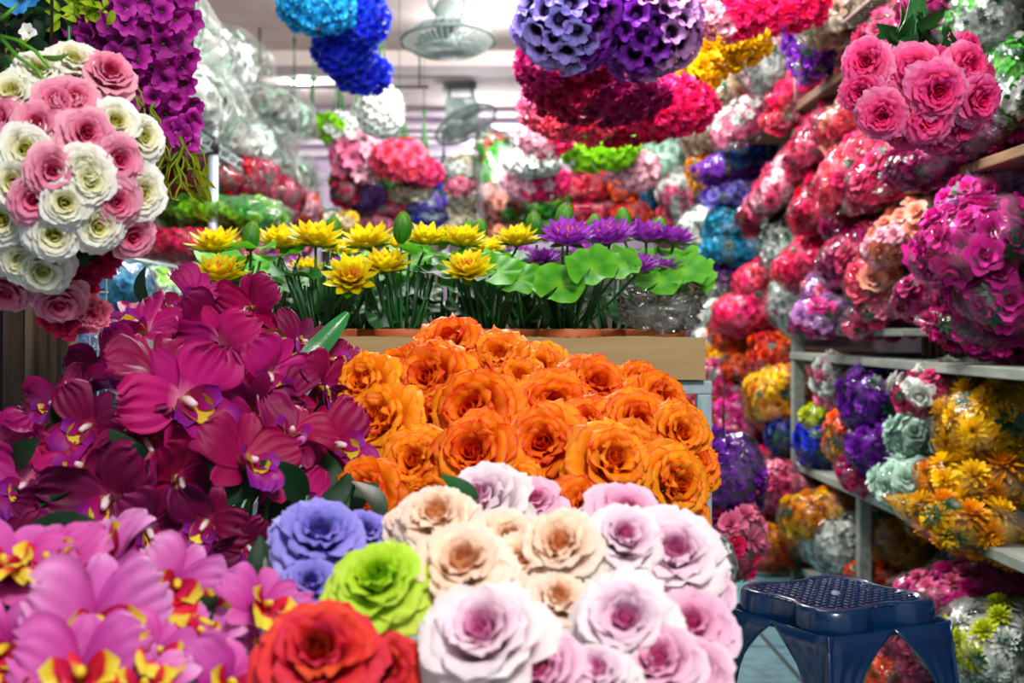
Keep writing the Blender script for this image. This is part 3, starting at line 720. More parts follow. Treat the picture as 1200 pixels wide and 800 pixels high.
# ------------------------------------------------------------------ cattleya orchids
DM = [petal_mat('magenta_petal', [(0, '#e0448c'), (.16, '#a40450'), (.6, '#8c0344'), (1, '#9c0852')], rough=.5, var=.22, transl=.18),
      petal_mat('magenta_petal_dark', [(0, '#c22a78'), (.2, '#7c0245'), (.7, '#6a023c'), (1, '#840650')], rough=.5, var=.2, transl=.18),
      petal_mat('magenta_petal_light', [(0, '#f59ac8'), (.3, '#c41c7e'), (1, '#a80a62')], rough=.5, var=.15, transl=.2)]
yellowm = petal_mat('lip_yellow', [(0, '#f0c010'), (1, '#f2d840')], rough=.5)
colm = petal_mat('column_white', [(0, '#f7e6c8'), (1, '#fbdff0')], rough=.4)
lipD = [petal_mat('lip_magenta', [(0, '#e8c030'), (.3, '#b40858'), (1, '#8a1290')], edge='#8a1ca0', edge_at=.9, rough=.5), yellowm, colm]
PM = [petal_mat('orchid_pink_petal', [(0, '#b8188a'), (.3, '#d050b0'), (.75, '#df78c4'), (1, '#eba0d8')], rough=.5, var=.12, transl=.25),
      petal_mat('orchid_pink_petal_deep', [(0, '#a01078'), (.4, '#c83aa0'), (1, '#dc6cbc')], rough=.5, var=.12, transl=.25)]
lipP = [petal_mat('lip_red_yellow', [(0, '#a00830'), (.5, '#e01848'), (.72, '#e8283c'), (.8, '#ecd22c'), (1, '#f3e24a')], rough=.5), petal_mat('lip_red', [(0, '#900828'), (1, '#d81440')]), yellowm]
DO = [(296,362,1.72,110),(170,392,1.66,120),(240,384,1.74,110),(148,432,1.56,120),(186,452,1.5,130),(105,500,1.46,120),(215,470,1.44,150),(285,545,1.36,160),(340,512,1.44,120),(312,438,1.58,120),(55,525,1.5,110),
      (262,410,1.66,110),(372,455,1.62,110),(390,525,1.52,110),(30,570,1.42,120),(130,585,1.36,140),(205,560,1.38,130),(350,590,1.42,110),(405,480,1.62,90),(242,612,1.32,120),(60,600,1.36,110),(290,485,1.5,120),
      (100,555,1.42,120),(170,515,1.44,110),(350,405,1.72,90),(225,352,1.84,90),(170,620,1.32,110),(0,520,1.5,90),(290,640,1.32,90),(330,470,1.56,110),(120,450,1.6,100),(385,430,1.7,90),(395,575,1.5,80),(196,366,1.8,70),(232,440,1.6,100),(250,520,1.46,100),(75,480,1.54,110),(25,640,1.3,80)]
bouquet('orchid_bouquet', 'tall mound of deep magenta silk orchids beside the orange roses', 'bouquet', DO, (-.42, 1.62), ORCH, 'orchid_bloom', DM, fan_out=.55, up=.15, nleaf=14, leaf_size=.055, lmat=leafd, seed=31, jit=.8, lip=lipD, scale=.92, centre=P(220, 520, 1.8), back=.05)
PO = [(12,662,1.04,170),(62,655,1.06,150),(125,640,1.12,160),(110,715,1.0,190),(95,780,.94,180),(205,668,1.08,150),(240,735,1.04,130),(305,700,1.06,120),(8,745,.98,140),(265,790,.98,130),(30,800,.94,140),
      (180,755,.98,150),(310,750,1.06,90),(170,800,.94,140),(230,700,1.08,110),(40,715,1.08,130),(330,725,1.1,70)]
PO = [(a, b+16, c, d) for a, b, c, d in PO]
bouquet('orchid_bouquet', 'bright pink silk orchids with red and yellow frilled lips at the lower corner', 'bouquet', PO, (-.36, 1.2), ORCH, 'orchid_bloom', PM, fan_out=.4, up=.5, nleaf=14, leaf_size=.07, lmat=leafd, seed=17, jit=.5, lip=lipP, lipk=1.35, scale=.84)
# dark foliage bunch filling the gap between the two orchid mounds
gb = empty('foliage_bouquet', (-.33, 1.46, 0), 'dark green leafy sprigs between the two orchid mounds', 'foliage'); R = random.Random(2)
st = MB()
for i in range(34):
    px, py = R.uniform(10, 420), R.uniform(540, 700); p = P(px, py, R.uniform(1.36, 1.5) if py < 640 else 1.26)
    inst('leaf', R.choice(LEAVES), gb, p-gb.location, facing((R.uniform(-.7, .7), -.5, R.uniform(0, .8)), R.uniform(0, 6)), R.uniform(.06, .1), [leafd])
    st.tube([p-gb.location, Vector((0, 0, .1)), Vector((0, 0, .003))], .0025, 5)
st.build('stem', stemm, gb)
# long striped blade leaf
def blade():
    m = MB(); n = 14; G = np.zeros((n+1, 5, 3)); A = np.zeros((n+1, 5, 3))
    pts = [P(408, 366, 1.7), P(395, 382, 1.69), P(372, 408, 1.68), P(350, 440, 1.66), P(335, 480, 1.66)]
    for i in range(n+1):
        t = i/n*(len(pts)-1); k = min(int(t), len(pts)-2); p = pts[k].lerp(pts[k+1], t-k)
        wd = .0165*math.sin(PI*min(1, (i+.4)/n*.62+.02))**.7; side = Vector((.84, -.1, -.54)).normalized()
        for v in range(5): s = v/2-1; G[i, v] = p+side*s*wd+Vector((0, -1, 0))*(.004*abs(s)); A[i, v] = (i/n, .5+.5*abs(s), 0)
    return m.grid(G, A)
bl = blade(); o = bl.build('blade_leaf', petal_mat('blade_green', [(0, '#2f8a3a'), (1, '#0f4a1e')], rough=.3, transl=.15, spec=.6))
tag(o, 'long glossy green blade leaf sticking out of the magenta orchids across the tray', 'leaf')
o2 = MB().tube([P(335, 480, 1.66), P(320, 600, 1.62), Vector((-.28, 1.62, 0.003))], .002, 5).build('stem', stemm, o)

# ------------------------------------------------------------------ lotus pots in the tray
LY = petal_mat('lotus_yellow', [(0, '#d8b400'), (.5, '#efd808'), (1, '#f7ec20')], rough=.45, var=.1, transl=.3)
LP = petal_mat('lotus_purple', [(0, '#f0b0ee'), (.3, '#c858d8'), (1, '#a83acc')], rough=.45, var=.12, transl=.3)
LG = petal_mat('lotus_sepal', [(0, '#8fc020'), (.6, '#4e9a1c'), (1, '#2f7a1a')], rough=.4)
LO = petal_mat('lotus_stamen', [(0, '#e84a10'), (1, '#ff8a1c')], rough=.5)
BUDG = petal_mat('lotus_bud_green', [(0, '#2a7a14'), (.6, '#3f9620'), (1, '#7ab82c')], rough=.35, spec=.6)
PAD = petal_mat('lily_pad_green', [(0, '#84c828'), (.5, '#469e1a'), (1, '#6cb824')], rough=.5, spec=.25, transl=.3, var=.18)
PAD2 = petal_mat('lily_pad_dark', [(0, '#3f8a24'), (.5, '#1f6a1a'), (1, '#37802a')], rough=.5, spec=.25, transl=.25, var=.18)
LOT = [lotus(s).mesh('lotus_bloom') for s in range(3)]
for me in LOT:
    for q_ in (LY, LG, LO): me.materials.append(q_)
BUD = [lotus_bud(s).mesh('lotus_bud') for s in range(2)]
for me in BUD: me.materials.append(BUDG); me.materials.append(LP)
PADS = [lily_pad(s).mesh('lily_pad') for s in range(3)]
for me in PADS: me.materials.append(PAD)
terra = solid('terracotta', '#d4703c', .6, col2='#c0602f', nscale=12)
soil = solid('dark_moss', '#14200f', .95)
def pot_mesh():
    m = MB(); n = 48
    prof = [(.030, 0), (.040, .055), (.048, .060)]
    m.lathe(prof, n); G = np.zeros((4, n, 3))
    for j_ in range(n):
        a = 2*PI*j_/n; sc = .0035*abs(math.sin(a*8))
        for i, (r, z) in enumerate(((.0535, .0635+sc), (.0545, .078), (.0525, .080), (.046, .076))): G[i, j_] = (r*math.cos(a), r*math.sin(a), z)
    m.grid(G, cv=True); return m.lathe([(.046, .070), (0, .074)], n, mi=1).lathe([(.030, 0), (0, .001)], n)
POTM = pot_mesh().mesh('pot'); POTM.materials.append(terra); POTM.materials.append(soil)
POTS = [(268,2.22,'terracotta pot of yellow lotus at the far end of the tray, over the magenta orchids'),
        (322,2.42,'terracotta pot of yellow lotus and dark pads near the tray end, set behind'),
        (381,2.22,'scalloped terracotta pot of yellow lotus just behind the long blade leaf'),
        (428,2.42,'rear terracotta pot of yellow lotus beside the blade leaf'),
        (475,2.22,'scalloped terracotta pot of yellow lotus with one tall green bud, behind the orange roses'),
        (527,2.42,'rear terracotta pot of yellow lotus above the orange heap'),
        (573,2.22,'scalloped terracotta pot where yellow lotus gives way to purple'),
        (621,2.42,'rear terracotta pot of purple lotus under two fat green buds'),
        (668,2.22,'scalloped terracotta pot of purple lotus with the largest round green pads'),
        (716,2.42,'rear terracotta pot of purple lotus with a tall round bud'),
        (768,2.34,'terracotta pot of purple lotus partly behind the clear crumpled bag')]
pots = []
for px, Y, lab in POTS:
    x = (px-CX)/F*Y; t = empty('lotus_pot', (x, Y, .8225), lab, 'potted flower', 'lotus pots in the cardboard tray')
    inst('pot', POTM, t, (0, 0, 0), Matrix.Rotation(px, 3, 'Z').to_quaternion()); pots.append(t)
ITEMS = [('f',255,294,2.2,66,'y',.1),('f',257,328,2.14,66,'y',.3),('f',330,290,2.3,62,'y',.1),('f',370,287,2.24,66,'y',.2),('f',433,290,2.26,66,'y',.1),('f',411,331,2.12,62,'y',.9),('f',452,317,2.15,60,'y',.25),
         ('f',500,286,2.26,58,'y',.1),('f',542,288,2.24,60,'y',.1),('f',550,322,2.12,60,'y',.5),('f',606,287,2.26,56,'y',.1),('f',398,298,2.4,44,'y',.2),('f',466,292,2.42,44,'y',.2),('f',572,295,2.42,44,'y',.2),('f',360,318,2.4,40,'y',.2),
         ('f',665,285,2.22,64,'p',.35),('f',715,283,2.24,62,'p',.3),('f',757,282,2.3,58,'p',.15),('f',789,286,2.3,52,'p',.0),('f',745,320,2.16,56,'p',.1),('f',636,309,2.3,44,'p',.1),('f',778,316,2.24,40,'p',.1),('f',612,302,2.4,34,'p',.1),
         ('f',452,302,2.44,26,'p',0),('f',322,306,2.44,22,'p',0),('f',348,308,2.44,22,'p',0),('f',400,312,2.44,30,'p',.2),('f',685,300,2.42,40,'p',.1),
         ('b',292,279,2.2,34,0),('b',470,269,2.2,36,0),('b',387,274,2.34,36,0),('b',352,281,2.36,28,0),('b',422,280,2.44,24,1),('b',552,276,2.36,30,0),('b',562,272,2.44,28,0),('b',629,267,2.32,34,1),('b',659,260,2.3,38,1),('b',694,268,2.4,30,1),('b',732,263,2.28,34,0),('b',771,271,2.36,30,1),('b',610,276,2.44,24,1),('b',520,280,2.44,26,0),
         ('l',294,291,2.18,62,.0),('l',345,322,2.2,62,.1,1),('l',352,334,2.3,60,.3,1),('l',398,312,2.3,60,.0),('l',420,303,2.36,50,.1),('l',480,295,2.2,50,.05),('l',524,300,2.2,62,.1),('l',507,320,2.2,54,.1,1),('l',582,318,2.14,60,.8),('l',655,334,2.12,62,1.2),('l',693,313,2.1,62,1.1),('l',727,312,2.12,50,.9),
         ('l',608,327,2.14,56,1.0),('l',800,318,2.22,62,.8),('l',812,314,2.26,50,.6),('l',772,330,2.2,54,.9),('l',460,340,2.3,50,.6,1),('l',560,308,2.3,56,.1),('l',330,300,2.26,50,.1),('l',370,345,2.3,44,.6,1),('l',270,310,2.24,60,.0),('l',790,300,2.34,60,.2),('l',590,300,2.34,50,.1),('l',440,325,2.34,50,.4,1),('l',535,335,2.34,44,.5,1),('l',635,322,2.34,50,.7,1),('l',740,300,2.36,54,.3),('l',820,325,2.36,44,.5),('l',245,312,2.3,44,.1),('l',312,330,2.3,50,.3,1)]
R = random.Random(5)
for i in range(26): ITEMS.append(('l', R.uniform(250, 820), R.uniform(300, 338), R.uniform(2.3, 2.46), R.uniform(40, 56), R.uniform(.1, .8))+((1,) if R.random() < .6 else ()))
for it in ITEMS:
    kd, px, py, Y, d = it[:5]; p = P(px, py, Y)
    t = min(pots, key=lambda q: (q.location.x-p.x)**2+((q.location.y-p.y)*.6)**2); lp = p-t.location; dm = d/F*Y
    if kd == 'f':
        q = facing((R.uniform(-.15, .15), -it[6]-.12, 1), R.uniform(0, 6)); inst('lotus_bloom', R.choice(LOT), t, lp, q, dm*1.08, [LY if it[5] == 'y' else LP, LG, LO]); top = lp
    elif kd == 'b':
        inst('bud', BUD[R.randrange(2)], t, lp-Vector((0, 0, dm*.45)), facing((R.uniform(-.15, .15), R.uniform(-.1, .1), 1), R.uniform(0, 6)), dm*1.2, [BUDG, LP if it[5] else BUDG]); top = lp-Vector((0, 0, dm*.5))
    else:
        q = facing((R.uniform(-.2, .2), -it[5]-.08, 1), R.uniform(-1.2, -.4)-PI/2); inst('lily_pad', R.choice(PADS), t, lp, q, dm*1.0, [PAD2 if len(it) > 6 else PAD]); top = lp
    a = R.uniform(0, 6.3); r = R.uniform(.005, .03); b = Vector((r*math.cos(a), r*math.sin(a), .072))
    mid = Vector((b.x*1.3+(top.x-b.x)*.25, b.y*1.3+(top.y-b.y)*.3, top.z*.55))
    pts = [b.lerp(mid, k/3)*1.0 if k < 3 else mid for k in range(4)]
    pts = []
    for k in range(9):
        s = k/8; pts.append(b*(1-s)**2+mid*2*s*(1-s)+(top-Vector((0, 0, .004)))*s*s)
    MB().tube(pts, .0026, 6, g=R.random()).build('stem', stemm, t)
for t in pots: # bare back stems filling each pot
    m = MB()
    for i in range(6):
        inst('lily_pad', R.choice(PADS), t, (R.uniform(-.05, .05), R.uniform(.0, .06), R.uniform(.10, .15)), facing((R.uniform(-.5, .5), -R.uniform(.2, 1.2), 1), R.uniform(0, 6)), R.uniform(.05, .075), [leafm])
    for i in range(30):
        a = R.uniform(0, 6.3); r = R.uniform(.01, .04); h = R.uniform(.15, .2)
        m.tube([(r*math.cos(a)*.8, r*math.sin(a)*.8, .072), (r*1.3*math.cos(a), r*1.3*math.sin(a), h*.6), (r*2.0*math.cos(a), r*2*math.sin(a), h)], .0024, 5)
    m.build('stem', solid('stem_dark', '#165024', .35), t)

# ------------------------------------------------------------------ hanging ball of cream and pink roses
CRM = petal_mat('cream_petal', [(0, '#c4bc10'), (.2, '#e0dc5a'), (.42, '#f4f0c4'), (.65, '#faf8ea'), (1, '#fbfaf6')], rough=.5, var=.05, transl=.35)
PNK = petal_mat('pink_petal', [(0, '#cc0c50'), (.25, '#e43c7c'), (.5, '#f084aa'), (1, '#f7bccf')], rough=.5, var=.06, transl=.35)
RB = [(47,96,'c'),(85,84,'c'),(18,118,'c'),(32,178,'c'),(5,200,'c'),(130,148,'c'),(160,165,'c'),(96,198,'c'),(8,252,'c'),(62,270,'c'),(111,262,'c'),(158,225,'c'),(102,212,'c'),(52,308,'c'),(0,290,'c'),(28,296,'c'),
      (124,95,'p'),(85,124,'p'),(45,150,'p'),(99,160,'p'),(2,145,'p'),(134,190,'p'),(62,202,'p'),(40,234,'p'),(130,234,'p'),(148,272,'p'),(12,330,'p'),(70,345,'p'),(-12,230,'p'),(-10,178,'p'),(66,128,'p'),(75,235,'c'),(20,215,'c')]
ball = empty('rose_ball', P(60, 215, 1.42), 'round hanging ball of cream and pink silk roses', 'bouquet'); bo = ball.location
for px, py, k in RB:
    rr = ((px-60)**2+(py-212)**2)/(125**2); Y = 1.30+.10*min(1.3, rr); p = P(px, py, Y)
    d = (p-bo)*8; d.y = min(d.y, -.2); d = d.normalized()+(CAM-p).normalized()*.9
    inst('rose_bloom', R.choice(ROSES_B), ball, p-bo, facing(d, R.uniform(0, 6)), R.uniform(60, 67)/F*Y, [CRM if k == 'c' else PNK, sepalm])
m = MB()
for i in range(60): # moss core
    pass
core = MB().lathe([(0.085*math.sin(PI*i/12), -.105*math.cos(PI*i/12)) for i in range(13)], 20).build('foam_core', solid('moss_green', '#16301a', .95, bump=.8, bscale=60), ball, (-.005, .02, 0))
MB().tube([(0, 0, .09), (0, .02, 1.24)], .002, 6).build('hanging_cord', dark_metal, ball)
for i in range(14):
    px, py = R.choice([(30,100),(75,112),(10,160),(118,130),(150,200),(90,240),(20,270),(100,300),(80,180),(160,190)]); p = P(px+R.uniform(-12, 12), py+R.uniform(-12, 12), 1.40)
    inst('leaf', R.choice(LEAVES), ball, p-bo, facing((R.uniform(-.6, .6), -.8, R.uniform(-.4, .6)), R.uniform(0, 6)), .045, [leafm])
# carnations tucked under the ball
CARN = [carnation(s, 30, 3).mesh('carnation_bloom') for s in range(3)]
for me in CARN: me.materials.append(PNK)
CRIM = petal_mat('crimson_petal', [(0, '#5c0420'), (.5, '#a80c40'), (1, '#c21c55')], rough=.6); CORAL = petal_mat('coral_pink_petal', [(0, '#b41040'), (.5, '#e03a6a'), (1, '#f68aa6')], rough=.6)
cs = empty('carnation_spray', P(92, 340, 1.5), 'crimson carnations hanging below the cream and pink rose ball', 'bouquet')
for px, py, d, mt in ((110,303,62,CRIM),(80,372,54,CRIM),(108,367,46,CORAL),(62,368,40,CRIM),(95,300,44,CRIM),(128,300,36,CRIM),(98,330,40,CRIM),(125,290,30,CRIM)):
    inst('carnation_bloom', R.choice(CARN), cs, P(px, py, 1.44)-cs.location, facing((.25, -1, R.uniform(-.2, .2)), R.uniform(0, 6)), d/F*1.44, [mt])
MB().tube([(0, 0, -.02), (-.01, .0, .12), (-.02, .01, 1.2)], .0025, 5).build('hanging_cord', stemm, cs)
MB().tube([P(92, 340, 1.5)-cs.location, P(80, 372, 1.45)-cs.location], .002, 5).build('stem', stemm, cs)

# ------------------------------------------------------------------ hanging violet-magenta spray with olive tendrils
VM = [petal_mat('violet_magenta_petal', [(0, '#7a0a60'), (.4, '#b01898'), (1, '#cc3cb4')], rough=.5, var=.2, transl=.25), petal_mat('violet_magenta_deep', [(0, '#5c064c'), (.4, '#90107c'), (1, '#b02498')], rough=.5, var=.2, transl=.25)]
FLO = [floret(s, 6, 4, cup=40).crumple(.12, 3.5, s).mesh('floret') for s in range(4)]
for me in FLO: me.materials.append(VM[0]); me.materials.append(sepalm)
vs_ = empty('hanging_flower_spray', P(150, 60, 1.7), 'thick hanging spray of violet magenta florets next to the rose ball', 'bouquet'); vo = vs_.location
R = random.Random(11); pts = []; tries = 0
def inside_spray(px, py):
    L_ = 78+max(0, py-60)*.45 if py > 40 else 80+R.uniform(-6, 6)
    Rt = 226-abs(py-40)*.05 if py < 120 else 226-(py-120)*.05
    bot = 150+.30*(px-130) if px < 200 else 172
    return L_ < px < Rt and -30 < py < bot
while len(pts) < 98 and tries < 20000:
    tries += 1; px, py = R.uniform(76, 234), R.uniform(-30, 180)
    if not inside_spray(px, py): continue
    if any((px-a)**2+(py-b)**2 < (15.5 if tries < 9000 else 12)**2 for a, b in pts): continue
    pts.append((px, py))
for px, py in pts:
    x = (px-160)/70; Y = 1.62+.06*x*x+R.uniform(-.03, .03); p = P(px, py, Y)
    inst('floret', R.choice(FLO), vs_, p-vo, facing((x*.7+R.uniform(-.5, .5), -1, R.uniform(-.7, .4)), R.uniform(0, 6)), R.uniform(30, 38)/F*Y, [R.choice(VM), sepalm])
olive = petal_mat('olive_tendril', [(0, '#6a8a14'), (1, '#a3a81c')], rough=.45)
TD = leaf(1, .28, 20, seed=3, prof='point'); m0 = TD
def tendril(p0, p1, root, k=6):
    m = MB(); o = root.location; n = 7
    pts = [p0.lerp(p1, i/n)+Vector((.004*math.sin(i*1.7+p0.x*99), 0, 0)) for i in range(n+1)]
    m.tube([p-o for p in pts], [.0028-.0014*i/n for i in range(n+1)], 5)
    for i in range(k):
        p = pts[1+i % n]; s = -1 if i % 2 else 1; q = p+Vector((s*.012, -.003, -.016)); e = q+Vector((s*.004, 0, -.02))
        m.tube([p-o, q-o, e-o], [.0016, .0014, .001], 4)
        m.add(TD, mat4(e-o+Vector((0, 0, .006)), facing((s*.2, -.3, -1), R.uniform(0, 6)), .030), mi=0)
    return m.build('tendril', olive, root)
for a, b, Y in (((208,140),(214,205),1.6),((190,150),(190,225),1.6),((212,160),(208,236),1.59),((150,90),(157,118),1.56),((178,120),(185,165),1.6),((225,160),(222,200),1.62)):
    tendril(P(*a, Y), P(*b, Y), vs_, 5)
for px, py in ((212,158),(222,165),(203,150),(218,148),(226,140),(170,165)):
    inst('floret', R.choice(FLO), vs_, P(px, py, 1.6)-vo, facing((.1, -1, -.3), R.uniform(0, 6)), 34/F*1.6, [VM[0], sepalm])
m = MB(); m.lathe([(.0, -.13), (.04, -.10), (.062, -.03), (.068, .1), (.05, .2), (0, .25)], 14).build('leafy_core', solid('core_dark_purple', '#2a0524', .9, bump=.5), vs_, (.012, .045, -.0))
MB().tube([(0, .02, .2), (0, .02, .82)], .003, 6).build('hanging_cord', dark_metal, vs_)

# ------------------------------------------------------------------ dark foliage hanging in the upper corner
fo = empty('hanging_foliage', P(25, 20, 1.65), 'dark hanging greenery with small white and blue blossoms above the rose ball', 'foliage'); fl = fo.location
R = random.Random(21)
for i in range(80):
    px, py = R.uniform(-25, 100), R.uniform(-30, 110)
    inst('leaf', R.choice(LEAVES), fo, P(px, py, R.uniform(1.58, 1.78))-fl, facing((R.uniform(-.8, .8), -.5, R.uniform(-1, .5)), R.uniform(0, 6)), R.uniform(.03, .06), [R.choice([leafd, leafd, leafm])])
ylf = petal_mat('leaf_yellow_green', [(0, '#6f9a10'), (1, '#b4c41e')], rough=.4)
for cx_, cy_, n in ((95,6,12),(108,10,8),(78,18,8),(24,68,7),(18,60,6),(122,6,5)):
    for i in range(n):
        inst('leaf', R.choice(LEAVES), fo, P(cx_+R.uniform(-12, 12), cy_+R.uniform(-8, 8), 1.5)-fl, facing((R.uniform(-1, 1), -.8, R.uniform(-1, .5)), R.uniform(0, 6)), R.uniform(.014, .022), [ylf])
whitef = petal_mat('white_petal', [(0, '#e8e8a0'), (.2, '#f2f2ee'), (1, '#f6f6f4')], rough=.5); bluef = petal_mat('sky_blue_petal', [(0, '#1668c8'), (1, '#4cb0f0')], rough=.5)
inst('floret', FLO[0], fo, P(34, 39, 1.48)-fl, facing((.1, -1, .1)), 24/F*1.48, [whitef, ylf])
for px, py in ((25, 2), (40, -6), (12, -6)): inst('floret', FLO[1], fo, P(px, py, 1.48)-fl, facing((R.uniform(-.3, .3), -1, -.3), R.uniform(0, 6)), 34/F*1.48, [bluef, ylf])
for pts_ in ([(0, 42), (20, 47), (42, 60), (52, 72), (58, 80)], [(2, 45), (20, 66), (44, 82), (56, 104), (53, 122)], [(0, 24), (10, 15), (20, 5)]):
    MB().tube([P(x, y, 1.36)-fl for x, y in pts_]+[P(pts_[0][0], pts_[0][1], 1.7)-fl][:0], [.0022]*(len(pts_)-1)+[.0012], 6).build('tendril', leafb, fo)
inst('leaf', LEAVES[0], fo, P(8, 88, 1.42)-fl, facing((1, -.4, -.2), 1), .045, [leafm]); inst('leaf', LEAVES[1], fo, P(50, 66, 1.36)-fl, facing((.6, -.3, -1), 1), .028, [leafb])
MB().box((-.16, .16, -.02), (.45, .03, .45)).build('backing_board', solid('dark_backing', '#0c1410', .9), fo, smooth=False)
MB().tube([(0, .16, .15), (0, .16, .75)], .003, 5).build('hanging_cord', dark_metal, fo)

# ------------------------------------------------------------------ clear crumpled bag on the tray
def crumpled(name, p, dims, label, seed, parent=None):
    m = MB(); nu, nv = 30, 44; G = np.zeros((nu+1, nv, 3))
    for i in range(nu+1):
        v = i/nu; th = PI*v
        for k in range(nv):
            a = 2*PI*k/nv; d = Vector((math.sin(th)*math.cos(a), math.sin(th)*math.sin(a), -math.cos(th)))
            n1 = 1-abs(noise.noise(d*2.6+Vector((seed, 0, 0))))*1.3; n2 = abs(noise.noise(d*4+Vector((0, seed, 0))))*.4
            r = .62+.45*n1-n2*.5
            if d.z > .1: r *= 1+.5*d.z*abs(math.cos(a*1.0+.4))**2-.5*d.z*abs(math.sin(a+.4))
            G[i, k] = (d.x*r*dims[0], d.y*r*dims[1], max(-.95, d.z*r)*dims[2])
    return m.grid(G, cv=True)
pc = P(775, 372, 2.24); cb = empty('crumpled_plastic_bag', (pc.x, pc.y, BZ1+.002), 'clear crumpled plastic bag resting on the end of the cardboard tray', 'bag')
crumpled('', None, (.075, .045, .046), '', 3.3).build('plastic_film', plastic_mat('clear_film_light', milk=.10, scale=9, base=.06), cb, (0, 0, .046))
crumpled('', None, (.06, .035, .035), '', 8.3).build('plastic_film', plastic_mat('clear_film_light'), cb, (.01, -.005, .046))
MB().tube([(.005, -.02, .02), (0, -.02, .055)], .0012, 5).build('wooden_pick', solid('pick_wood', '#b98a4c', .7), cb)
# ------------------------------------------------------------------ dyes shared by hanging bunches and bagged bouquets
def mulc(h, k): return tuple(min(1, c*k) for c in lin(h))
DYE = dict(coral='#ff5a78', hotpink='#fb2274', rosered='#d4173f', magenta='#b5126e', fuchsia='#e2289c', pink='#f27aa4', palepink='#f7b3c6', peach='#f9a28c', crimson='#b8124e', white='#e2e9e2', mint='#c4e8d4',
           cream='#e9e2c4', yellow='#ffce06', gold='#f8a406', amber='#c9820e', orange='#fb5a14', purple='#8426b8', violet='#5b2fc0', lavender='#a596f4', blue='#0f2fd0', navy='#142a86', teal='#0f86b8', sky='#2aa9cf', lime='#8fd41c',
           green='#3fae22', acid='#cfdc1e', red='#e01c30', lilac='#cf8fd6', cyanb='#1f9fd8', darkmag='#98105e', rosewine='#dc3c74', tan='#c9a88c', duskpink='#e26a90')
def dye_bell(c): return petal_mat('bell_'+c, [(0, mulc(DYE[c], .02)), (.42, mulc(DYE[c], .06)), (.6, mulc(DYE[c], .7)), (1, DYE[c])], rough=.5, var=.2, transl=.2, veins=0)  # near-black petal foot paints in the shade of the bell's hollow
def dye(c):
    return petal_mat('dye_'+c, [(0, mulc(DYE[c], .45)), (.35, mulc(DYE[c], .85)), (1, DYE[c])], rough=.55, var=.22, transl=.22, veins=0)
PROTO = {'rose': [small_rose(s, 3) for s in range(3)], 'mum': [mum(s, 38, .19) for s in range(3)], 'carn': [carnation(s, 22, 1) for s in range(3)],
         'floret': [floret(s, 5, 2) for s in range(3)], 'bell': [trumpet(s) for s in range(3)], 'lily': [floret(s+5, 6, 3, W=.28, cup=45) for s in range(3)],
         'peony': [small_rose(s+9, 3) for s in range(3)]}
HEAD = {k: [m.mesh(k+'_bloom') for m in v] for k, v in PROTO.items()}
for v in HEAD.values():
    for me in v: me.materials.append(dye('coral')); me.materials.append(sepalm)
def fib(n):
    for i in range(n):
        z = 1-2*(i+.5)/n; r = math.sqrt(1-z*z); a = i*2.399963
        yield Vector((r*math.cos(a), r*math.sin(a), z))
hang_n = 0
def hang(px, py, Y, w_, h_, kind, cols, label, hs=.045, rot=0, depth=None, stems=True, top=2.6, nmax=90, name='hanging_bouquet', cat='bouquet', group='bouquets hanging from the ceiling', flare=None, leaves=0, cordx=0):
    """a bunch hung head-down; blooms cover a lumpy ellipsoid"""
    global hang_n; hang_n += 1; R = random.Random(100+hang_n)
    c = P(px, py, Y); a, b = w_/2/F*Y, h_/2/F*Y; d = depth/2 if depth else (a+b)/2
    t = empty(name, c, label, cat, group); q0 = Matrix.Rotation(math.radians(-rot), 3, 'Y')
    n = int(min(nmax, 2.2*(a*b+a*d+b*d)*4.19/(hs*hs)*.62))
    cl = cols if isinstance(cols, list) else [cols]; k = 0
    for v in fib(n):
        if v.y > .6: continue
        nrm = Vector((v.x/a, v.y/d, v.z/b)).normalized(); p = Vector((v.x*a, v.y*d, v.z*b))*R.uniform(.86, 1.0)
        p = q0@p; nrm = q0@nrm; nrm += Vector((R.uniform(-.3, .3), R.uniform(-.3, .1), R.uniform(-.3, .3)))
        if len(cl) > 1: # colours run across the bunch, as its dyed bands do
            f = (v.x*.5+.5+R.uniform(-.22, .22)); col = cl[min(len(cl)-1, max(0, int(f*len(cl))))]
        else: col = cl[0]
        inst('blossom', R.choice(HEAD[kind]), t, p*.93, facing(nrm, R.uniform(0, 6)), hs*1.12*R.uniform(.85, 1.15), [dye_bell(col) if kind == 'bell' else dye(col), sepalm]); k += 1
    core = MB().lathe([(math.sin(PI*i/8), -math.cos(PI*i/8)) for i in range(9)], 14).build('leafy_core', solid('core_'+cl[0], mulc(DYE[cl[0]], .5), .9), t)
    core.scale = (a*.78, d*.78, b*.78); core.rotation_mode = 'QUATERNION'; core.rotation_quaternion = q0.to_quaternion()
    zt = top-c.z
    tie = Vector((cordx, 0, min(zt-.02, b+.22))) if flare is None else Vector((cordx, 0, flare))
    m = MB()
    for i in range(9):
        s = Vector((R.uniform(-a, a)*.5, R.uniform(-d, d)*.5, b*.4)); m.tube([s, s*.35+tie*.65, tie, tie+Vector((R.uniform(-.01, .01), 0, .05))], .0035, 5)
    m.build('stem', stemm, t)
    for i in range(leaves):
        s = Vector((R.uniform(-a, a)*.8, -d*R.uniform(.2, .8), b*R.uniform(.2, .9)))
        inst('leaf', R.choice(LEAVES), t, s, facing((R.uniform(-1, 1), -.6, R.uniform(-.2, .6)), R.uniform(0, 6)), .07, [R.choice([leafm, leafb])])
    MB().tube([tie, Vector((cordx, 0, zt))], .002, 5).build('hanging_cord', dark_metal, t)
    return t
hang(372, 8, 4.0, 92, 60, 'carn', 'cyanb', 'turquoise carnation bunch hanging at the top of the blue cascade', hs=.055)
hang(425, 22, 4.15, 62, 70, 'carn', 'blue', 'uppermost royal blue bunch right behind the turquoise one', hs=.045)
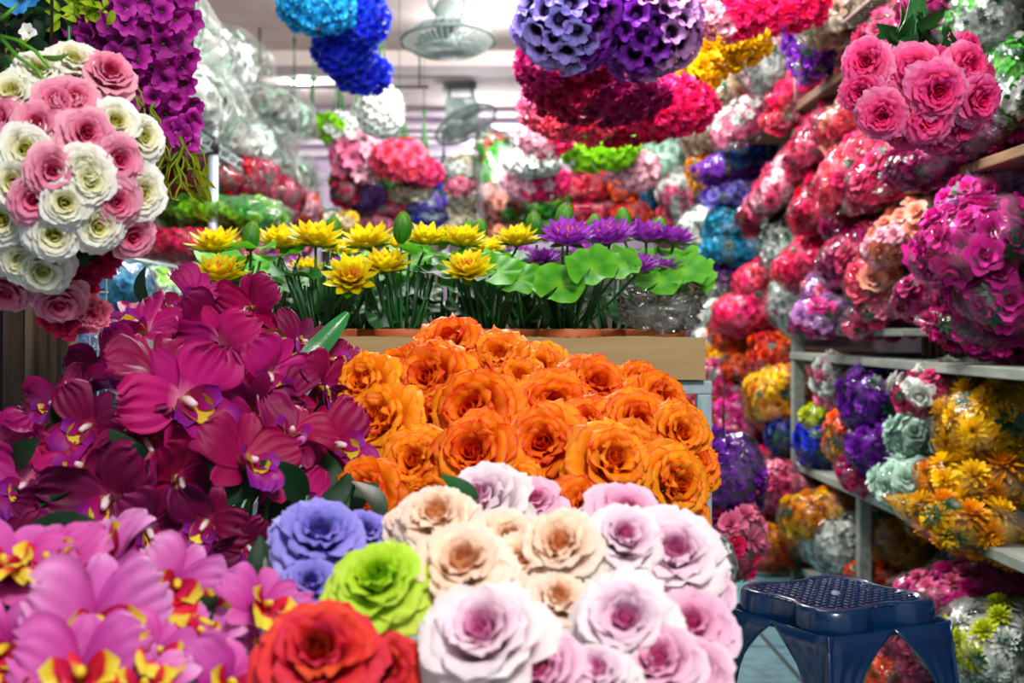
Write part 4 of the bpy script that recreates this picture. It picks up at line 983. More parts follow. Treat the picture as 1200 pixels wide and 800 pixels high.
hang(403, 58, 4.25, 74, 56, 'carn', 'blue', 'middle royal blue bunch of the hanging blue cascade', hs=.045)
hang(424, 86, 4.35, 72, 46, 'carn', 'blue', 'lowest royal blue bunch of the cascade, just over the white hydrangeas', hs=.045)
hang(447, 131, 5.5, 60, 62, 'floret', 'white', 'round white hydrangea bunch hanging below the blue cascade', hs=.05)
hang(396, 150, 6.6, 56, 36, 'carn', ['lime', 'white'], 'small lime and white bunch hanging head down from flared green stems', hs=.06, flare=.32, leaves=5)
hang(368, 146, 6.9, 30, 24, 'carn', 'green', 'tiny green bunch on a single upright stem bundle next to the glowing lamp', hs=.05, flare=.35)
hang(345, 140, 7.1, 12, 14, 'carn', 'mint', 'narrow pale tuft on thin stems at the rail above the white bags', hs=.04, flare=.4)
hang(418, 186, 6.6, 62, 56, 'lily', ['pink', 'palepink'], 'spiky pink lily bunch at the back beside the coral peonies', hs=.1)
hang(468, 188, 6.5, 62, 42, 'peony', 'coral', 'coral pink peony bunch at the back under the white hydrangeas', hs=.1)
hang(497, 203, 6.8, 42, 28, 'carn', 'rosewine', 'dusky pink bunch tucked behind the coral peonies', hs=.07)
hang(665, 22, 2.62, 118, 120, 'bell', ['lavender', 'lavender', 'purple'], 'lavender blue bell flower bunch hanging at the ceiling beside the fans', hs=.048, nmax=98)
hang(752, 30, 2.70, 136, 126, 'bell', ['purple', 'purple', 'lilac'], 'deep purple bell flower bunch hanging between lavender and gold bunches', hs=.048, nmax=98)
hang(668, 78, 2.95, 134, 62, 'carn', ['magenta', 'crimson', 'crimson'], 'crimson ruffled bunch squeezed under the lavender bells', hs=.045)
hang(705, 112, 3.0, 170, 62, 'carn', ['crimson', 'darkmag', 'magenta'], 'wide dark crimson bunch hanging lowest beneath the purple bells', hs=.045)
hang(632, 80, 3.1, 42, 70, 'carn', 'magenta', 'narrow magenta bunch at the outer edge under the lavender bells', hs=.045)
hang(782, 124, 3.25, 116, 66, 'carn', 'hotpink', 'hot pink bunch hanging under the lower golden one', hs=.05)
hang(712, 142, 3.5, 190, 44, 'carn', ['coral', 'rosered', 'rosered'], 'flat red-pink bunch forming the underside of the crimson cluster', hs=.055)
hang(632, 124, 3.5, 46, 50, 'carn', 'pink', 'small pink bunch peeping out below the narrow magenta one', hs=.05)
hang(842, 52, 3.4, 116, 52, 'carn', 'yellow', 'upper golden yellow bunch beside the purple bells', hs=.06)
hang(802, 86, 3.3, 92, 44, 'carn', 'yellow', 'lower golden yellow bunch with the hot pink one beneath it', hs=.06)
hang(856, 14, 3.1, 90, 60, 'carn', ['palepink', 'hotpink'], 'pale and hot pink bunch hanging above the golden ones', hs=.055)
hang(915, 4, 3.4, 110, 62, 'carn', 'hotpink', 'deep hot pink bunch hanging in front of the upper shelf end', hs=.06)
hang(640, 160, 6.0, 68, 46, 'carn', ['palepink', 'hotpink'], 'fluffy two-tone pink bunch hanging deep in the shop below the crimson cluster', hs=.07)
hang(625, 190, 6.4, 74, 34, 'floret', 'white', 'flattish white bunch sandwiched between two pink ones', hs=.06)
hang(628, 214, 6.6, 88, 44, 'floret', ['palepink', 'hotpink'], 'wide pink bunch with paler tips under the flattish white one', hs=.07)
hang(702, 176, 6.2, 92, 44, 'carn', 'lime', 'lime green bunch hanging beneath the red-pink underside', hs=.08)
hang(742, 200, 6.4, 64, 46, 'floret', 'palepink', 'pale pink blossom bunch between lime green and mint', hs=.08)

# near hot pink peonies with stems up and green leaves, hung in front of the shelves
HP = [petal_mat('hotpink_petal', [(0, '#e0105c'), (.35, '#fb2c84'), (.75, '#ff5ca4'), (1, '#ff9ccb')], rough=.5, var=.1, transl=.3)]
hp = empty('hanging_bouquet', P(1078, 100, 2.0), 'large hot pink silk peony bunch hanging from green stems before the shelves', 'bouquet', 'bouquets hanging from the ceiling'); ho = hp.location
R = random.Random(44)
for px, py, Y, d in [(1018,75,1.95,56),(1012,108,1.95,50),(1035,132,1.92,56),(1072,84,1.95,62),(1095,105,1.9,66),(1128,78,1.95,54),(1140,115,1.94,58),(1085,135,1.92,60),(1060,112,1.97,54),(1120,140,1.98,56),(1045,92,1.99,46),
                     (1100,80,2.0,50),(1128,60,2.0,44),(1065,148,2.0,56),(1098,156,2.0,50),(1140,96,2.0,50),(1075,125,2.02,60),(1110,122,2.0,60),(1040,112,2.02,56),(1022,128,2.02,40)]:
    p = P(px, py, Y); inst('peony_bloom', R.choice(ROSES_O), hp, p-ho, facing((p-ho).normalized()*.9+Vector((0, -.9, -.25)), R.uniform(0, 6)), d*.98/F*Y, [HP[0], sepalm])
m = MB()
for i in range(22):
    px, py = R.uniform(1020, 1130), R.uniform(75, 130)
    m.tube([P(px, py, 2.02)-ho, P(1075+(px-1075)*.3, 30, 2.02)-ho, P(1083+R.uniform(-12, 12), -40, 2.03)-ho], .0022, 5)
m.build('stem', stemm, hp)
for i in range(26):
    px, py = R.uniform(1032, 1118), R.uniform(28, 66)
    inst('leaf', R.choice(LEAVES), hp, P(px, py, R.uniform(1.96, 2.05))-ho, facing((R.uniform(-1, 1), -.5, R.uniform(-.8, .1)), R.uniform(0, 6)), R.uniform(.035, .055), [leafm])
MB().tube([P(1083, -40, 2.03)-ho, P(1083, -900, 2.03)-ho], .002, 5).build('hanging_cord', dark_metal, hp)
# green stem ends tied to a thin rail high on the side wall
sr = empty('wall_rail', (-1.46, 4.6, 2.1), 'thin rail high on the wall with green stem ends tied above the white bags', 'rail')
MB().tube([(0, -1.2, .12), (0, 1.4, .12)], .008, 6).build('rod', brown_wood, sr)
for i in range(9): MB().tube([(.0, -.9+i*.24, -.12), (.012, -.9+i*.24, .17+.05*(i % 3))], .008, 6).build('stem', stemm, sr)
# closed dark strap hanging deep in the shop
st_ = empty('folded_umbrella', P(520, 225, 7.6), 'dark blue folded umbrella hanging upright against the cream bags', 'umbrella')
MB().lathe([(.004, .26), (.03, .12), (.045, -.05), (.04, -.24), (.012, -.26), (0, -.27)], 10).build('canopy', solid('umbrella_navy', '#18304e', .6, bump=.5, bscale=30, stretch=(1, 1, .1)), st_)
MB().tube([(0, 0, .24), (0, 0, .34), (.02, 0, .36), (.035, 0, .33)], .006, 6).build('handle', dark_metal, st_)
# ------------------------------------------------------------------ bouquets in clear plastic bags
FILM = plastic_mat('clear_film', milk=.05, base=.0); FILM_L = plastic_mat('clear_film_bright', milk=.05, base=.03, haze='#f2fffb', scale=18); FILM_D = plastic_mat('clear_film_heavy', base=.02, milk=.07, scale=20, haze='#e6dcea')
calyx = petal_mat('calyx_dark', [(0, '#08331e'), (1, '#0f5a34')], rough=.35, spec=.7)
STAR = MB()
for i in range(7): petal(STAR, .5, .2, 62, 100, 3, 2, az=2*PI*i/7, prof='point', mi=0, R=random.Random(4))
STARM = STAR.mesh('star_leaf'); STARM.materials.append(calyx)
bag_n = 0
GR = {'s': 'bagged bouquets on the timber shelves', 'm': 'bagged bouquets piled towards the back', 'l': 'bagged bouquets on the wire rack', 'b': 'bagged bouquets at the back of the shop'}
def bag(px, py, Y, w_, h_, rot, kind, cols, label, g='s', hs=.05, depth=None, film=None, neck=0, stars=5, world=None, dims=None, yaw=0, full=1.0, hung=0):
    global bag_n; bag_n += 1; R = random.Random(500+bag_n); sd = bag_n*3.17
    if Y is None: Y = F*(1.09 if g == 's' else 1.2)/(px-CX) if px > CX else F*1.12/(CX-px)
    if world is not None: c = Vector(world); a, d, b = dims[0]/2, dims[1]/2, dims[2]/2; q = Matrix.Rotation(yaw, 3, 'Z')
    else:
        c = P(px, py, Y); a, b = w_/2/F*Y*.97, h_/2/F*Y*.97; d = depth/2 if depth else min(.2, (a*.35+b*.9))
        q = Matrix.Rotation(math.radians(-rot), 3, 'Y')@Matrix.Rotation(yaw, 3, 'Z')
    t = empty('hanging_bagged_bouquet' if hung else 'bagged_bouquet', c, label, 'bagged flowers', GR[g]); t.rotation_mode = 'QUATERNION'; t.rotation_quaternion = q.to_quaternion()
    cl = cols if isinstance(cols, list) else [cols]
    def surf(v): # lumpy super-ellipsoid radius
        f = 1/((abs(v.x)**2.6+abs(v.y)**2.6+abs(v.z)**2.6)**(1/2.6)); return f*(1+.22*noise.noise(v*1.6+Vector((sd, 0, 0))))
    n = int(min(170, max(14, 4.19*(a*b+a*d+b*d)/(hs*hs)*1.25*full)))
    m = MB(); sm = MB()
    for i, v in enumerate(fib(n)):
        wv = q@Vector((v.x/a, v.y/d, v.z/b)).normalized()
        if wv.y > .62: continue
        f = surf(v); p = Vector((v.x*a, v.y*d, v.z*b))*f*R.uniform(.82, .95)
        nr = (Vector((v.x/a, v.y/d, v.z/b)).normalized()+Vector([R.uniform(-.35, .35) for _ in range(3)]))
        ci = 0 if len(cl) == 1 else (0 if noise.noise(v*1.3+Vector((0, sd, 0))) > .02 else 1)
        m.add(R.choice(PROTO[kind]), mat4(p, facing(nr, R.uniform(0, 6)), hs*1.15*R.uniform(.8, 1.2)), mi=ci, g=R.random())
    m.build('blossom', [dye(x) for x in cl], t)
    G = np.zeros((11, 16, 3)); A = np.zeros((11, 16, 3)); A[..., 0] = .15; A[..., 1] = .4
    for i in range(11):
        for k in range(16):
            th, ph = PI*i/10, 2*PI*k/16; v = Vector((math.sin(th)*math.cos(ph), math.sin(th)*math.sin(ph), -math.cos(th)))
            f = surf(v)*.80; G[i, k] = (v.x*a*f, v.y*d*f, v.z*b*f)
    MB().grid(G, A, cv=True).build('inner_blossom', dye(cl[0]), t)
    if stars:
        for _ in range(stars):
            while True:
                v = Vector([R.gauss(0, 1) for _ in range(3)]).normalized()
                if (q@v).y < -.25: break
            f = surf(v); p = Vector((v.x*a, v.y*d, v.z*b))*f*1.0
            inst('leaf', STARM, t, p, facing((v.x/a, v.y/d, v.z/b), R.uniform(0, 6)), hs*R.uniform(.7, 1.1))
    nu, nv = 24, 30; G = np.zeros((nu+1, nv, 3))
    for i in range(nu+1):
        th = PI*i/nu
        for k in range(nv):
            ph = 2*PI*k/nv; v = Vector((-math.cos(th), math.sin(th)*math.cos(ph), math.sin(th)*math.sin(ph)))
            f = surf(v)*(1.07+.10*abs(noise.noise(Vector((v.x*2.0, v.y*4, v.z*4))+Vector((sd, 3, 0))))+.04*noise.noise(v*9+Vector((0, 0, sd))))
            x, y, z = v.x*a*f, v.y*d*f, v.z*b*f
            if neck and v.x*neck > .55: # gathered mouth of the bag
                s = (v.x*neck-.55)/.45; x += neck*a*.38*s*s; y *= 1-.35*s; z *= 1-.35*s; z += .25*b*s*s*noise.noise(Vector((sd, 0, 0)))*3
            G[i, k] = (x, y, z)
    if hung: MB().tube([(0, 0, b*.9), (0, 0, b+hung)], .002, 5).build('hanging_cord', dark_metal, t)
    MB().grid(G, cv=True).build('plastic_film', film or (FILM_L if g in 'lb' else FILM), t)
    return t
B = bag
# --- upper timber ledge and wire tray
B(948,52,4.0,44,84,10,'carn','purple','purple bag standing against the rim of the wire tray shelf',hs=.05)
B(985,14,3.75,96,66,38,'rose',['cream','tan'],'cream bag with one dark leaf lying on the wire tray shelf',hs=.05)
B(910,62,4.6,100,74,48,'rose',['white','palepink'],'white and blush bag with green leaves beside the end of the wire tray',hs=.06)
B(892,34,5.0,56,44,30,'carn',['red','coral'],'small red bag wedged behind the upper golden bunch',hs=.05)
B(868,104,5.0,76,54,35,'rose',['cream','tan'],'creamy tan bag just below the small red one',hs=.06)
B(880,135,4.9,112,50,32,'lily',['pink','white'],'pink and white bag with yellow-tinged edge above the dark blue bag',hs=.05)
B(948,100,4.5,104,52,34,'rose',['coral','hotpink'],'coral bag on the upper ledge under the wire tray corner',hs=.055)
B(925,132,4.5,60,36,34,'carn',['rosered','coral'],'red bag at the ledge edge, under the coral one',hs=.05)
B(1040,40,3.3,90,50,42,'rose','rosewine','dusky rose bag lying on the wire tray behind its grid',hs=.05)
B(1100,10,2.9,90,70,42,'rose','darkmag','dark wine bag high up behind the green peony stems',hs=.05)
B(925,8,5.0,80,46,20,'carn','rosered','rose red bag topmost against the ceiling end of the ledge',hs=.06)
# --- shelf above the middle
B(1000,136,3.85,90,52,50,'rose',['coral','peach'],'coral bag with glittering folds next to the hanging hot pink peonies',hs=.06)
B(962,158,4.2,112,46,50,'rose',['rosewine','crimson'],'muted rose bag leaning beside the brown ledge post',hs=.05)
B(1010,186,3.75,140,58,50,'rose',['coral','hotpink'],'long coral and hot pink bag slanting down the middle shelf',hs=.06)
B(925,205,4.55,120,44,50,'rose',['rosewine','palepink'],'dusty rose bag slanting beside the purple bag',hs=.045)
B(905,238,4.75,90,44,40,'rose',['duskpink','crimson'],'dusky pink bag resting over the teal bags',hs=.045)
B(965,232,4.15,100,50,48,'carn',['hotpink','rosered'],'vivid red-pink bag at the far end of the brown shelf board',hs=.05)
B(1045,196,3.35,120,58,44,'rose',['rosewine','crimson'],'long rose bag with milky folds above the brown shelf board',hs=.05)
B(1060,168,3.4,90,44,40,'peony','crimson','crimson bag partly behind the hanging hot pink peonies',hs=.05)
B(1110,180,2.95,150,48,22,'carn','darkmag','dark magenta bag lying flat on the brown board, film glinting',hs=.045,film=FILM_D)
B(1165,146,2.8,120,60,22,'carn','darkmag','second dark magenta bag, higher, next to the shelf upright',hs=.045,film=FILM_D)
B(1150,30,2.85,110,84,-20,'floret',['white','green'],'silvery white and dark green bag high up by the shelf upright',hs=.03,film=FILM_D,stars=14)
B(1178,104,2.75,64,110,0,'floret',['green','white'],'green and white baby-breath bag hanging down beside the shelf upright',hs=.03,film=FILM_D,stars=16)
# --- middle shelf
B(925,284,None,66,66,0,'floret',['white','mint'],'clear whitish bag with green sprigs at the shelf end, above another',hs=.04,stars=14)
B(938,352,None,70,84,0,'floret',['white','mint'],'tall clear whitish bag with green sprigs standing at the end of the middle shelf',hs=.04,stars=16)
B(962,302,None,110,56,28,'rose',['coral','hotpink'],'bright coral bag in front of the clear whitish bags',hs=.05)
B(1018,248,3.9,110,44,30,'carn',['magenta','crimson'],'magenta bag lying topmost just under the brown board',hs=.05)
B(1018,296,None,112,66,24,'rose',['rosewine','magenta'],'rose magenta bag with dark green star leaves in the middle of the shelf',hs=.05)
B(1075,258,None,140,50,38,'rose',['peach','palepink'],'long peach bag with twisted film stretching up under the brown board',hs=.05)
B(1046,312,None,112,64,34,'rose',['peach','coral'],'plump peach bag with one dark star leaf',hs=.055)
B(1150,222,None,120,50,38,'rose',['fuchsia','lilac'],'fuchsia bag with a frosted fold, topmost by the shelf upright',hs=.05)
B(1150,284,2.75,150,92,14,'peony','fuchsia','biggest fuchsia rose bag bulging towards the aisle',hs=.065,film=FILM_D)
B(985,335,3.9,100,46,20,'rose',['lilac','pink'],'lilac pink bag under the plump peach one',hs=.05)
B(970,368,3.8,90,44,16,'rose',['lilac','fuchsia'],'lilac bag lowest at the far end of the middle shelf',hs=.05)
B(1052,352,3.5,104,44,18,'rose',['rosewine','pink'],'rose pink bag under the plump peach bag, glinting',hs=.05)
B(1040,380,3.6,100,30,4,'carn',['pink','rosewine'],'flat pink bag lying directly on the middle shelf board',hs=.045)
B(1112,340,3.05,120,60,14,'rose',['magenta','fuchsia'],'magenta bag with green sprigs below the biggest fuchsia one',hs=.05)
B(1172,350,2.75,110,74,-20,'peony','fuchsia','fuchsia rose bag beside the upright, under the biggest one',hs=.065,film=FILM_D)
B(1150,392,2.85,130,40,-16,'carn',['magenta','fuchsia'],'magenta bag sagging over the front of the shelf board',hs=.05,film=FILM_D)
# --- shelf below
B(918,466,None,88,78,16,'rose',['gold','yellow'],'golden orange bag with star leaves at the far end of the lower shelf',hs=.05)
B(978,446,None,46,64,16,'carn',['pink','white'],'small pink and white bag beside the short grey post',hs=.05)
B(962,492,None,44,34,0,'mum','acid','small acid yellow bag under the pink and white one',hs=.05)
B(930,512,None,60,46,0,'carn','navy','navy blue bag in the shade of the lower shelf',hs=.05)
B(962,524,None,60,48,-20,'carn','blue','royal blue bag at the edge of the lower shelf',hs=.05)
B(1028,468,None,84,76,10,'carn','purple','round deep purple bag, the larger of the purple pair',hs=.06)
B(1040,520,None,88,54,10,'carn','purple','flatter purple bag under the round purple one',hs=.06)
B(990,512,3.75,44,58,-10,'rose',['gold','orange'],'small orange bag standing in front of the short grey post',hs=.05)
B(1022,562,3.6,80,38,-22,'rose',['magenta','rosewine'],'magenta bag slipping over the lower shelf edge',hs=.05)
B(1103,456,None,110,56,10,'rose',['rosewine','white'],'rose and white bag with shiny streaked film behind the yellow bag',hs=.05)
B(1078,510,3.3,72,54,10,'rose','mint','mint white bag with a green heart between purple and yellow',hs=.06,stars=3)
B(1070,568,3.2,84,56,0,'rose','mint','second mint white bag, sagging over the shelf edge',hs=.06,stars=3)
B(1165,492,2.95,140,96,14,'mum','yellow','biggest yellow chrysanthemum bag on the lower shelf',hs=.07)
B(1155,566,2.9,150,56,-6,'mum',['yellow','gold'],'yellow chrysanthemum bag in the middle of the yellow pile',hs=.07)
B(1150,618,2.8,160,60,-14,'mum',['yellow','gold'],'lowest yellow chrysanthemum bag, poking out with its clear bag end',hs=.07,neck=-1)
# --- lowest shelf and floor board
B(912,574,4.45,104,66,-10,'rose',['rosewine','pink'],'rose bag with dark dots on the bottom tier behind the purple bag',hs=.05)
B(962,602,4.05,96,52,10,'mum',['gold','yellow'],'gold bag lying on the bottom tier by the grey post',hs=.05)
B(912,638,4.4,92,54,6,'mum',['gold','orange'],'orange gold bag on the floor board behind the stool',hs=.05)
B(886,610,4.75,56,40,0,'carn',['navy','pink'],'small navy and pink bag between rose and orange ones',hs=.045)
B(988,634,4.0,86,76,10,'floret','white','greyish clear bag of white flowers behind the stool',hs=.045)
B(1055,628,3.7,80,66,-20,'mum','amber','amber bag in the shade behind the stool seat',hs=.05)
B(1090,600,3.6,70,56,-20,'carn','amber','dim amber bag under the shelf edge',hs=.05)
B(1030,672,3.75,70,30,0,'mum',['orange','gold'],'orange bag just peeping over the stool seat',hs=.05)
B(1128,704,3.05,150,84,10,'carn',['pink','fuchsia'],'large pink bag lying beside the stool',hs=.05)
B(1168,758,2.75,150,100,14,'mum',['white','acid'],'white and acid yellow chrysanthemum bag nearest the stool leg',hs=.06)
B(1060,752,3.05,84,110,0,'carn',['pink','duskpink'],'pink bag showing between the stool legs',hs=.05)
B(1030,786,3.0,50,40,0,'mum','orange','orange bag low between the stool legs',hs=.05)
# --- piles beyond the shelf end
B(880,166,5.4,66,48,20,'carn',['teal','navy'],'dark blue bag with turquoise blossoms above the purple pair','m',hs=.05)  # teal and navy blossom dyes mixed
B(862,198,5.6,92,32,4,'carn','purple','upper purple bag of the pair in the tall pile','m',hs=.05)
B(866,228,5.6,86,32,6,'carn',['violet','lavender'],'lower purple bag whose film shines white','m',hs=.05)
B(872,260,5.6,96,40,6,'carn','sky','upper turquoise bag of the tall pile','m',hs=.05)
B(868,292,5.6,92,36,0,'carn',['teal','sky'],'lower turquoise bag of the tall pile','m',hs=.05)
B(855,320,5.7,62,24,6,'carn',['lilac','purple'],'small lilac bag under the turquoise ones','m',hs=.045)
B(893,328,5.1,70,44,24,'carn',['hotpink','coral'],'hot pink bag over the coral one in the tall pile','m',hs=.05)
B(882,366,5.1,92,52,10,'rose',['coral','hotpink'],'coral pink bag above the orange bags','m',hs=.055)
B(836,338,6.0,50,34,0,'floret','white','white bag beside the small lilac one','m',hs=.05)
B(838,368,5.9,60,34,10,'floret',['white','mint'],'white bag with greenish shade next to the clear crumpled bag','m',hs=.05)
B(842,394,5.8,62,30,8,'floret','white','lowest white bag above the gold one','m',hs=.05)
B(868,400,5.3,74,34,-14,'rose','orange','upper orange bag in the tall pile','m',hs=.055)
B(905,420,4.9,46,58,0,'carn',['orange','red'],'round orange bag with a dark leaf in its centre by the shelf post','m',hs=.05)
B(872,430,5.2,50,34,0,'rose','orange','small orange bag beneath the upper orange one','m',hs=.05)
B(840,416,5.8,50,26,0,'mum',['gold','yellow'],'gold bag beside the end of the cardboard tray','m',hs=.05,depth=.5)
B(846,440,5.4,72,34,4,'carn',['pink','magenta'],'pinkish magenta bag level with the table top','m',hs=.05)
B(853,462,5.2,84,24,0,'carn',['crimson','magenta'],'crimson bag under the pinkish magenta one','m',hs=.045)
B(858,480,5.1,86,24,10,'carn','fuchsia','fuchsia bag flattened in the pile by the table leg','m',hs=.045)
B(866,508,5.0,88,42,4,'rose',['magenta','rosewine'],'magenta rose bag beside the golden orange bag','m',hs=.05)
B(880,548,4.8,60,56,0,'rose',['hotpink','magenta'],'hot pink bag behind the shiny purple bag','m',hs=.05)
B(848,562,2.95,86,106,0,'carn','purple','shiny purple bag hanging beside the table leg','m',hs=.05,depth=.16,film=FILM_D,hung=.12)
B(858,636,2.9,62,84,-14,'carn',['hotpink','pink'],'pink bag hung low by the table leg, under the purple one','m',hs=.05,depth=.16,hung=.1)
B(843,668,2.75,34,76,0,'floret','white','narrow greyish clear bag against the table leg','m',hs=.04,depth=.1)
B(795,478,3.3,70,54,20,'rose',['coral','orange'],'coral orange bag seen through the table frame','m',hs=.05)
B(802,505,3.2,56,36,10,'mum','yellow','yellow bag seen through the table frame','m',hs=.05)
B(800,542,3.1,60,44,0,'carn','purple','purple bag behind the table frame','m',hs=.05,hung=.1)
B(745,478,3.5,60,50,0,'carn',['green','crimson'],'dark green bag behind the table frame','m',hs=.05,hung=.1)
# --- deeper along the same wall
B(778,190,7.2,66,62,10,'mum','mint','fluffy mint bag hanging under the hot pink bunch','b',hs=.08,stars=0)
B(822,150,6.4,50,70,20,'rose',['tan','cream'],'tan bag between hot pink bunch and pink-white bag','b',hs=.06)
B(826,206,6.4,38,46,20,'carn','gold','narrow gold bag beside the purple pair','b',hs=.05)
B(800,232,6.8,52,66,30,'rose',['white','pink'],'white and pink bag with a yellow tinge beneath the mint one','b',hs=.06)
B(792,268,6.9,50,50,10,'rose',['palepink','coral'],'pale pink bag above the purple lotuses','b',hs=.06)
B(824,272,6.2,56,62,30,'floret','white','large plain white bag beside the turquoise bags','b',hs=.05)
B(832,308,6.0,46,38,0,'rose',['cream','yellow'],'cream and yellow bag just over the lily pads','b',hs=.05)
B(766,236,7.6,34,34,0,'carn','teal','small shiny blue bag beneath the mint one','b',hs=.06,hung=.9)
B(752,212,7.9,30,34,0,'carn','crimson','small crimson bag in the gap next to the blue one','b',hs=.06,hung=.7)
B(690,222,7.2,64,42,0,'carn',['coral','rosered'],'upper coral sack in the middle stack at the back','b',hs=.07,stars=0)
B(692,248,7.2,76,26,0,'carn',['rosered','coral'],'lower coral sack in the middle stack at the back','b',hs=.07,stars=0)
B(696,270,7.2,84,24,0,'carn','rosered','red sack at the bottom of the middle stack','b',hs=.07,stars=0)
B(732,222,7.1,32,34,0,'carn','orange','upper small orange sack at the back','b',hs=.06,stars=0)
B(738,252,7.1,44,26,0,'carn',['orange','red'],'lower small orange sack at the back','b',hs=.06,stars=0)
B(640,240,7.1,56,36,0,'carn',['green','lime'],'green sack beneath the wide pink bunch','b',hs=.06,stars=0)
B(636,268,7.1,60,24,0,'carn',['green','lime'],'second green sack, behind the lotus buds','b',hs=.06,stars=0)
B(594,276,6.9,44,24,0,'carn','peach','salmon sack at the foot of the tall clear bag','b',hs=.06,stars=0)
B(584,218,7.0,54,124,8,'rose',['peach','green'],'tall cloudy clear bag of mixed pink, orange and green flowers','b',hs=.06,stars=12,film=plastic_mat('cloudy_film', milk=.4, base=.1, haze='#e8eef4', scale=10),full=.6)
B(541,204,7.6,46,40,10,'rose',['cream','white'],'arched cream bag topmost in the pale stack','b',hs=.06)
B(538,219,7.3,30,16,-4,'carn','pink','little pink bag inside the pale stack','b',hs=.05)
B(540,240,7.5,42,26,6,'rose','cream','cream bag in the middle of the pale stack','b',hs=.06)
B(538,264,7.5,46,26,4,'rose','cream','cream bag at the bottom of the pale stack','b',hs=.06)
for a_ in ((412,208,6.7,50,20,8,'carn','amber','rusty orange bag under the spiky pink lilies'),(452,213,6.9,62,24,0,'carn','green','olive green bag beneath the coral peonies'),(424,230,6.8,52,34,10,'carn','purple','purple bag in the pile at the back by the white bags'),
           (474,226,6.9,62,20,8,'rose',['cream','tan'],'long cream bag lying across the back pile'),(442,248,6.9,62,18,4,'carn','crimson','thin crimson bag in the back pile'),(432,263,6.9,60,20,0,'carn','pink','pink bag at the bottom of the back pile'),
           (492,240,7.0,60,22,0,'carn',['violet','lavender'],'violet bag on the outer side of the back pile'),(497,212,7.1,32,32,0,'carn','blue','small bright blue bag against the folded umbrella'),(494,257,7.0,56,18,0,'carn','navy','navy bag under the violet one'),
           (494,270,7.0,56,16,0,'carn',['violet','lavender'],'lowest violet bag half hidden by lotus buds'),(402,262,6.6,34,26,0,'rose',['cream','yellow'],'small cream yellow bag next to the lowest pink one'),(404,226,6.6,30,30,0,'carn','crimson','small crimson bag beside the purple back one')):
    B(*a_, 'b', hs=.055, stars=2)
# --- wire rack: long white bags on its top deck, others below
wl = ['nearest long white bag on the lower layer of the top deck','second long white bag on the lower layer, over the rack post','third long white bag on the lower layer','farthest white bag on the lower layer',
      'upper long white bag closest to the violet magenta spray','upper white bag in the middle of the top layer','upper white bag farthest along, beside the glowing lamp']
for i, (y, z, x) in enumerate(((3.45,1.66,-1.16),(4.42,1.67,-1.14),(5.42,1.66,-1.12),(6.45,1.66,-1.12),(3.95,1.90,-1.18),(5.0,1.92,-1.15),(6.1,1.92,-1.12))):
    B(0,0,0,0,0,0,'floret',['white','mint'],wl[i].replace('nearest','first'),'l',hs=.055,world=(x,y,z),dims=(1.02,.52,.26),yaw=PI/2,stars=12,film=plastic_mat('white_film',milk=.12,base=.0,rough=.25,gloss=.4,haze='#f2fffb',scale=14))
B(255,252,4.5,150,40,0,'carn',['green','lime'],'long bright green sack behind the rack post','l',hs=.04,depth=.3,stars=0)
B(222,289,4.35,160,34,-4,'carn',['hotpink','coral'],'long pinkish red sack lying on the wire deck','l',hs=.035,depth=.3,stars=0)
B(232,215,4.7,90,56,0,'carn',['crimson','rosered'],'crimson bag in the shade of the top deck','l',hs=.05)
B(296,215,5.0,56,60,-24,'rose',['rosered','crimson'],'red rose bag hanging open between the rack posts','l',hs=.05,neck=1)
B(328,236,5.4,46,60,-24,'rose',['duskpink','crimson'],'dusky red bag before the second rack post','l',hs=.05)
B(312,256,5.1,60,36,-20,'carn',['lime','white'],'pale lime bag sloping beside the rack post','l',hs=.05)
B(310,288,5.0,70,34,0,'rose',['coral','palepink'],'salmon pink bag behind the first yellow lotus bud','l',hs=.05)
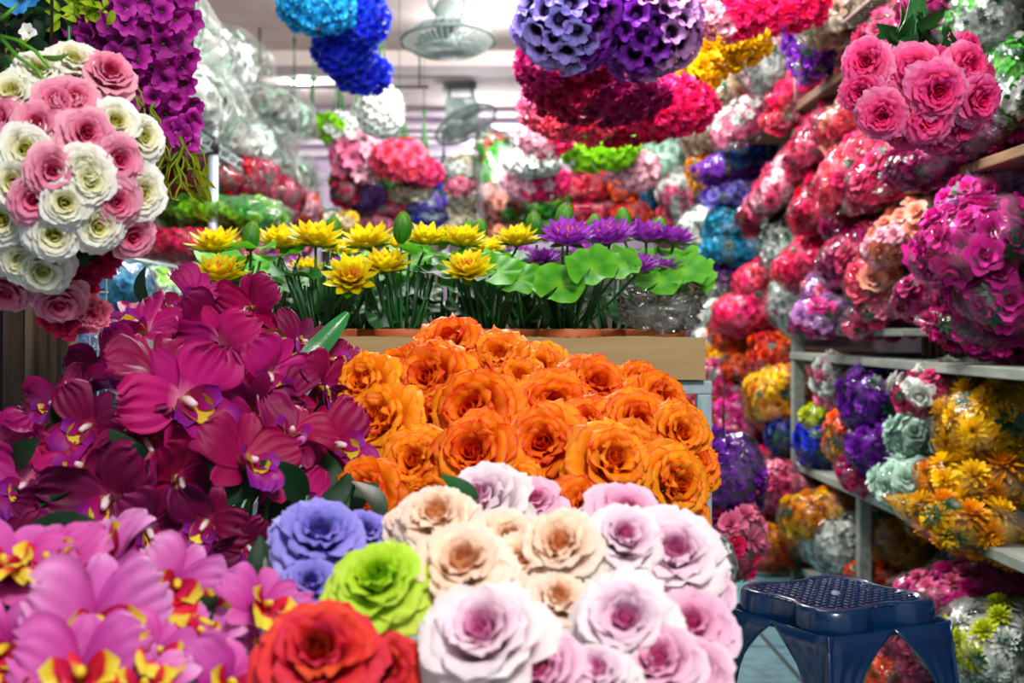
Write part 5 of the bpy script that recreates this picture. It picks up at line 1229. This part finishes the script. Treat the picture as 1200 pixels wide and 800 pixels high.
B(352,250,6.2,46,56,0,'rose',['palepink','orange'],'pale bag with orange blossoms beyond the second rack post','l',hs=.055)
B(386,262,6.6,40,34,0,'floret',['cream','mint'],'small cream bag at the far end of the rack','l',hs=.05)
B(340,290,5.8,50,30,0,'rose',['pink','magenta'],'pink and magenta bag behind the yellow lotuses','l',hs=.05)
B(132,346,3.1,92,84,10,'floret',['sky','teal'],'shiny turquoise bag under the rose ball','l',hs=.04,depth=.3)
B(178,342,3.6,74,60,-30,'floret',['mint','lime'],'pale mint bag behind the turquoise one','l',hs=.04)
B(115,425,2.95,90,96,0,'floret',['teal','navy'],'dark teal bag behind the white wire grid','l',hs=.04,depth=.3)
B(214,332,4.1,90,34,-6,'carn',['purple','darkmag'],'dim purple bag on the shelf below the red sack','l',hs=.045)
B(215,362,3.9,80,38,0,'floret',['sky','white'],'pale blue bag partly hidden by magenta orchids','l',hs=.045)
B(285,345,4.4,80,50,0,'floret',['white','palepink'],'whitish bag just behind the tallest magenta orchid','l',hs=.05)
B(345,330,5.2,60,44,0,'rose',['pink','white'],'pink and white bag seen under the yellow lotuses','l',hs=.05)
# cupboards that carry the piles at the back
def cupboard(x0, x1, y0, y1, z1, label):
    t = empty('cupboard', ((x0+x1)/2, (y0+y1)/2, 0), label, 'cupboard')
    a = Vector((x0, y0, 0))-t.location; b_ = Vector((x1, y1, z1))-t.location; wd = solid('cupboard_wood', '#3a2f2c', .7)
    box_obj('body', a, b_, wd, t, .004)
    for s in (0, 1):
        l = a.x+.01+(b_.x-a.x)/2*s; d = box_obj('door', (l, a.y-.018, .06), (l+(b_.x-a.x)/2-.02, a.y-.001, z1-.04), solid('cupboard_door', '#463834', .6), t, .003)
        MB().tube([(.0, -.02, -.05), (0, -.02, .05)], .006, 6).build('handle', dark_metal, d)
cupboard(-.9, -.28, 6.8, 7.5, 1.40, 'dark cupboard under the back pile beside the wire rack')
cupboard(-.24, -.06, 7.3, 7.9, 1.40, 'narrow dark cupboard under the pale stack')
cupboard(.0, 1.05, 6.95, 7.8, 1.34, 'wide dark cupboard under the middle stack at the back')
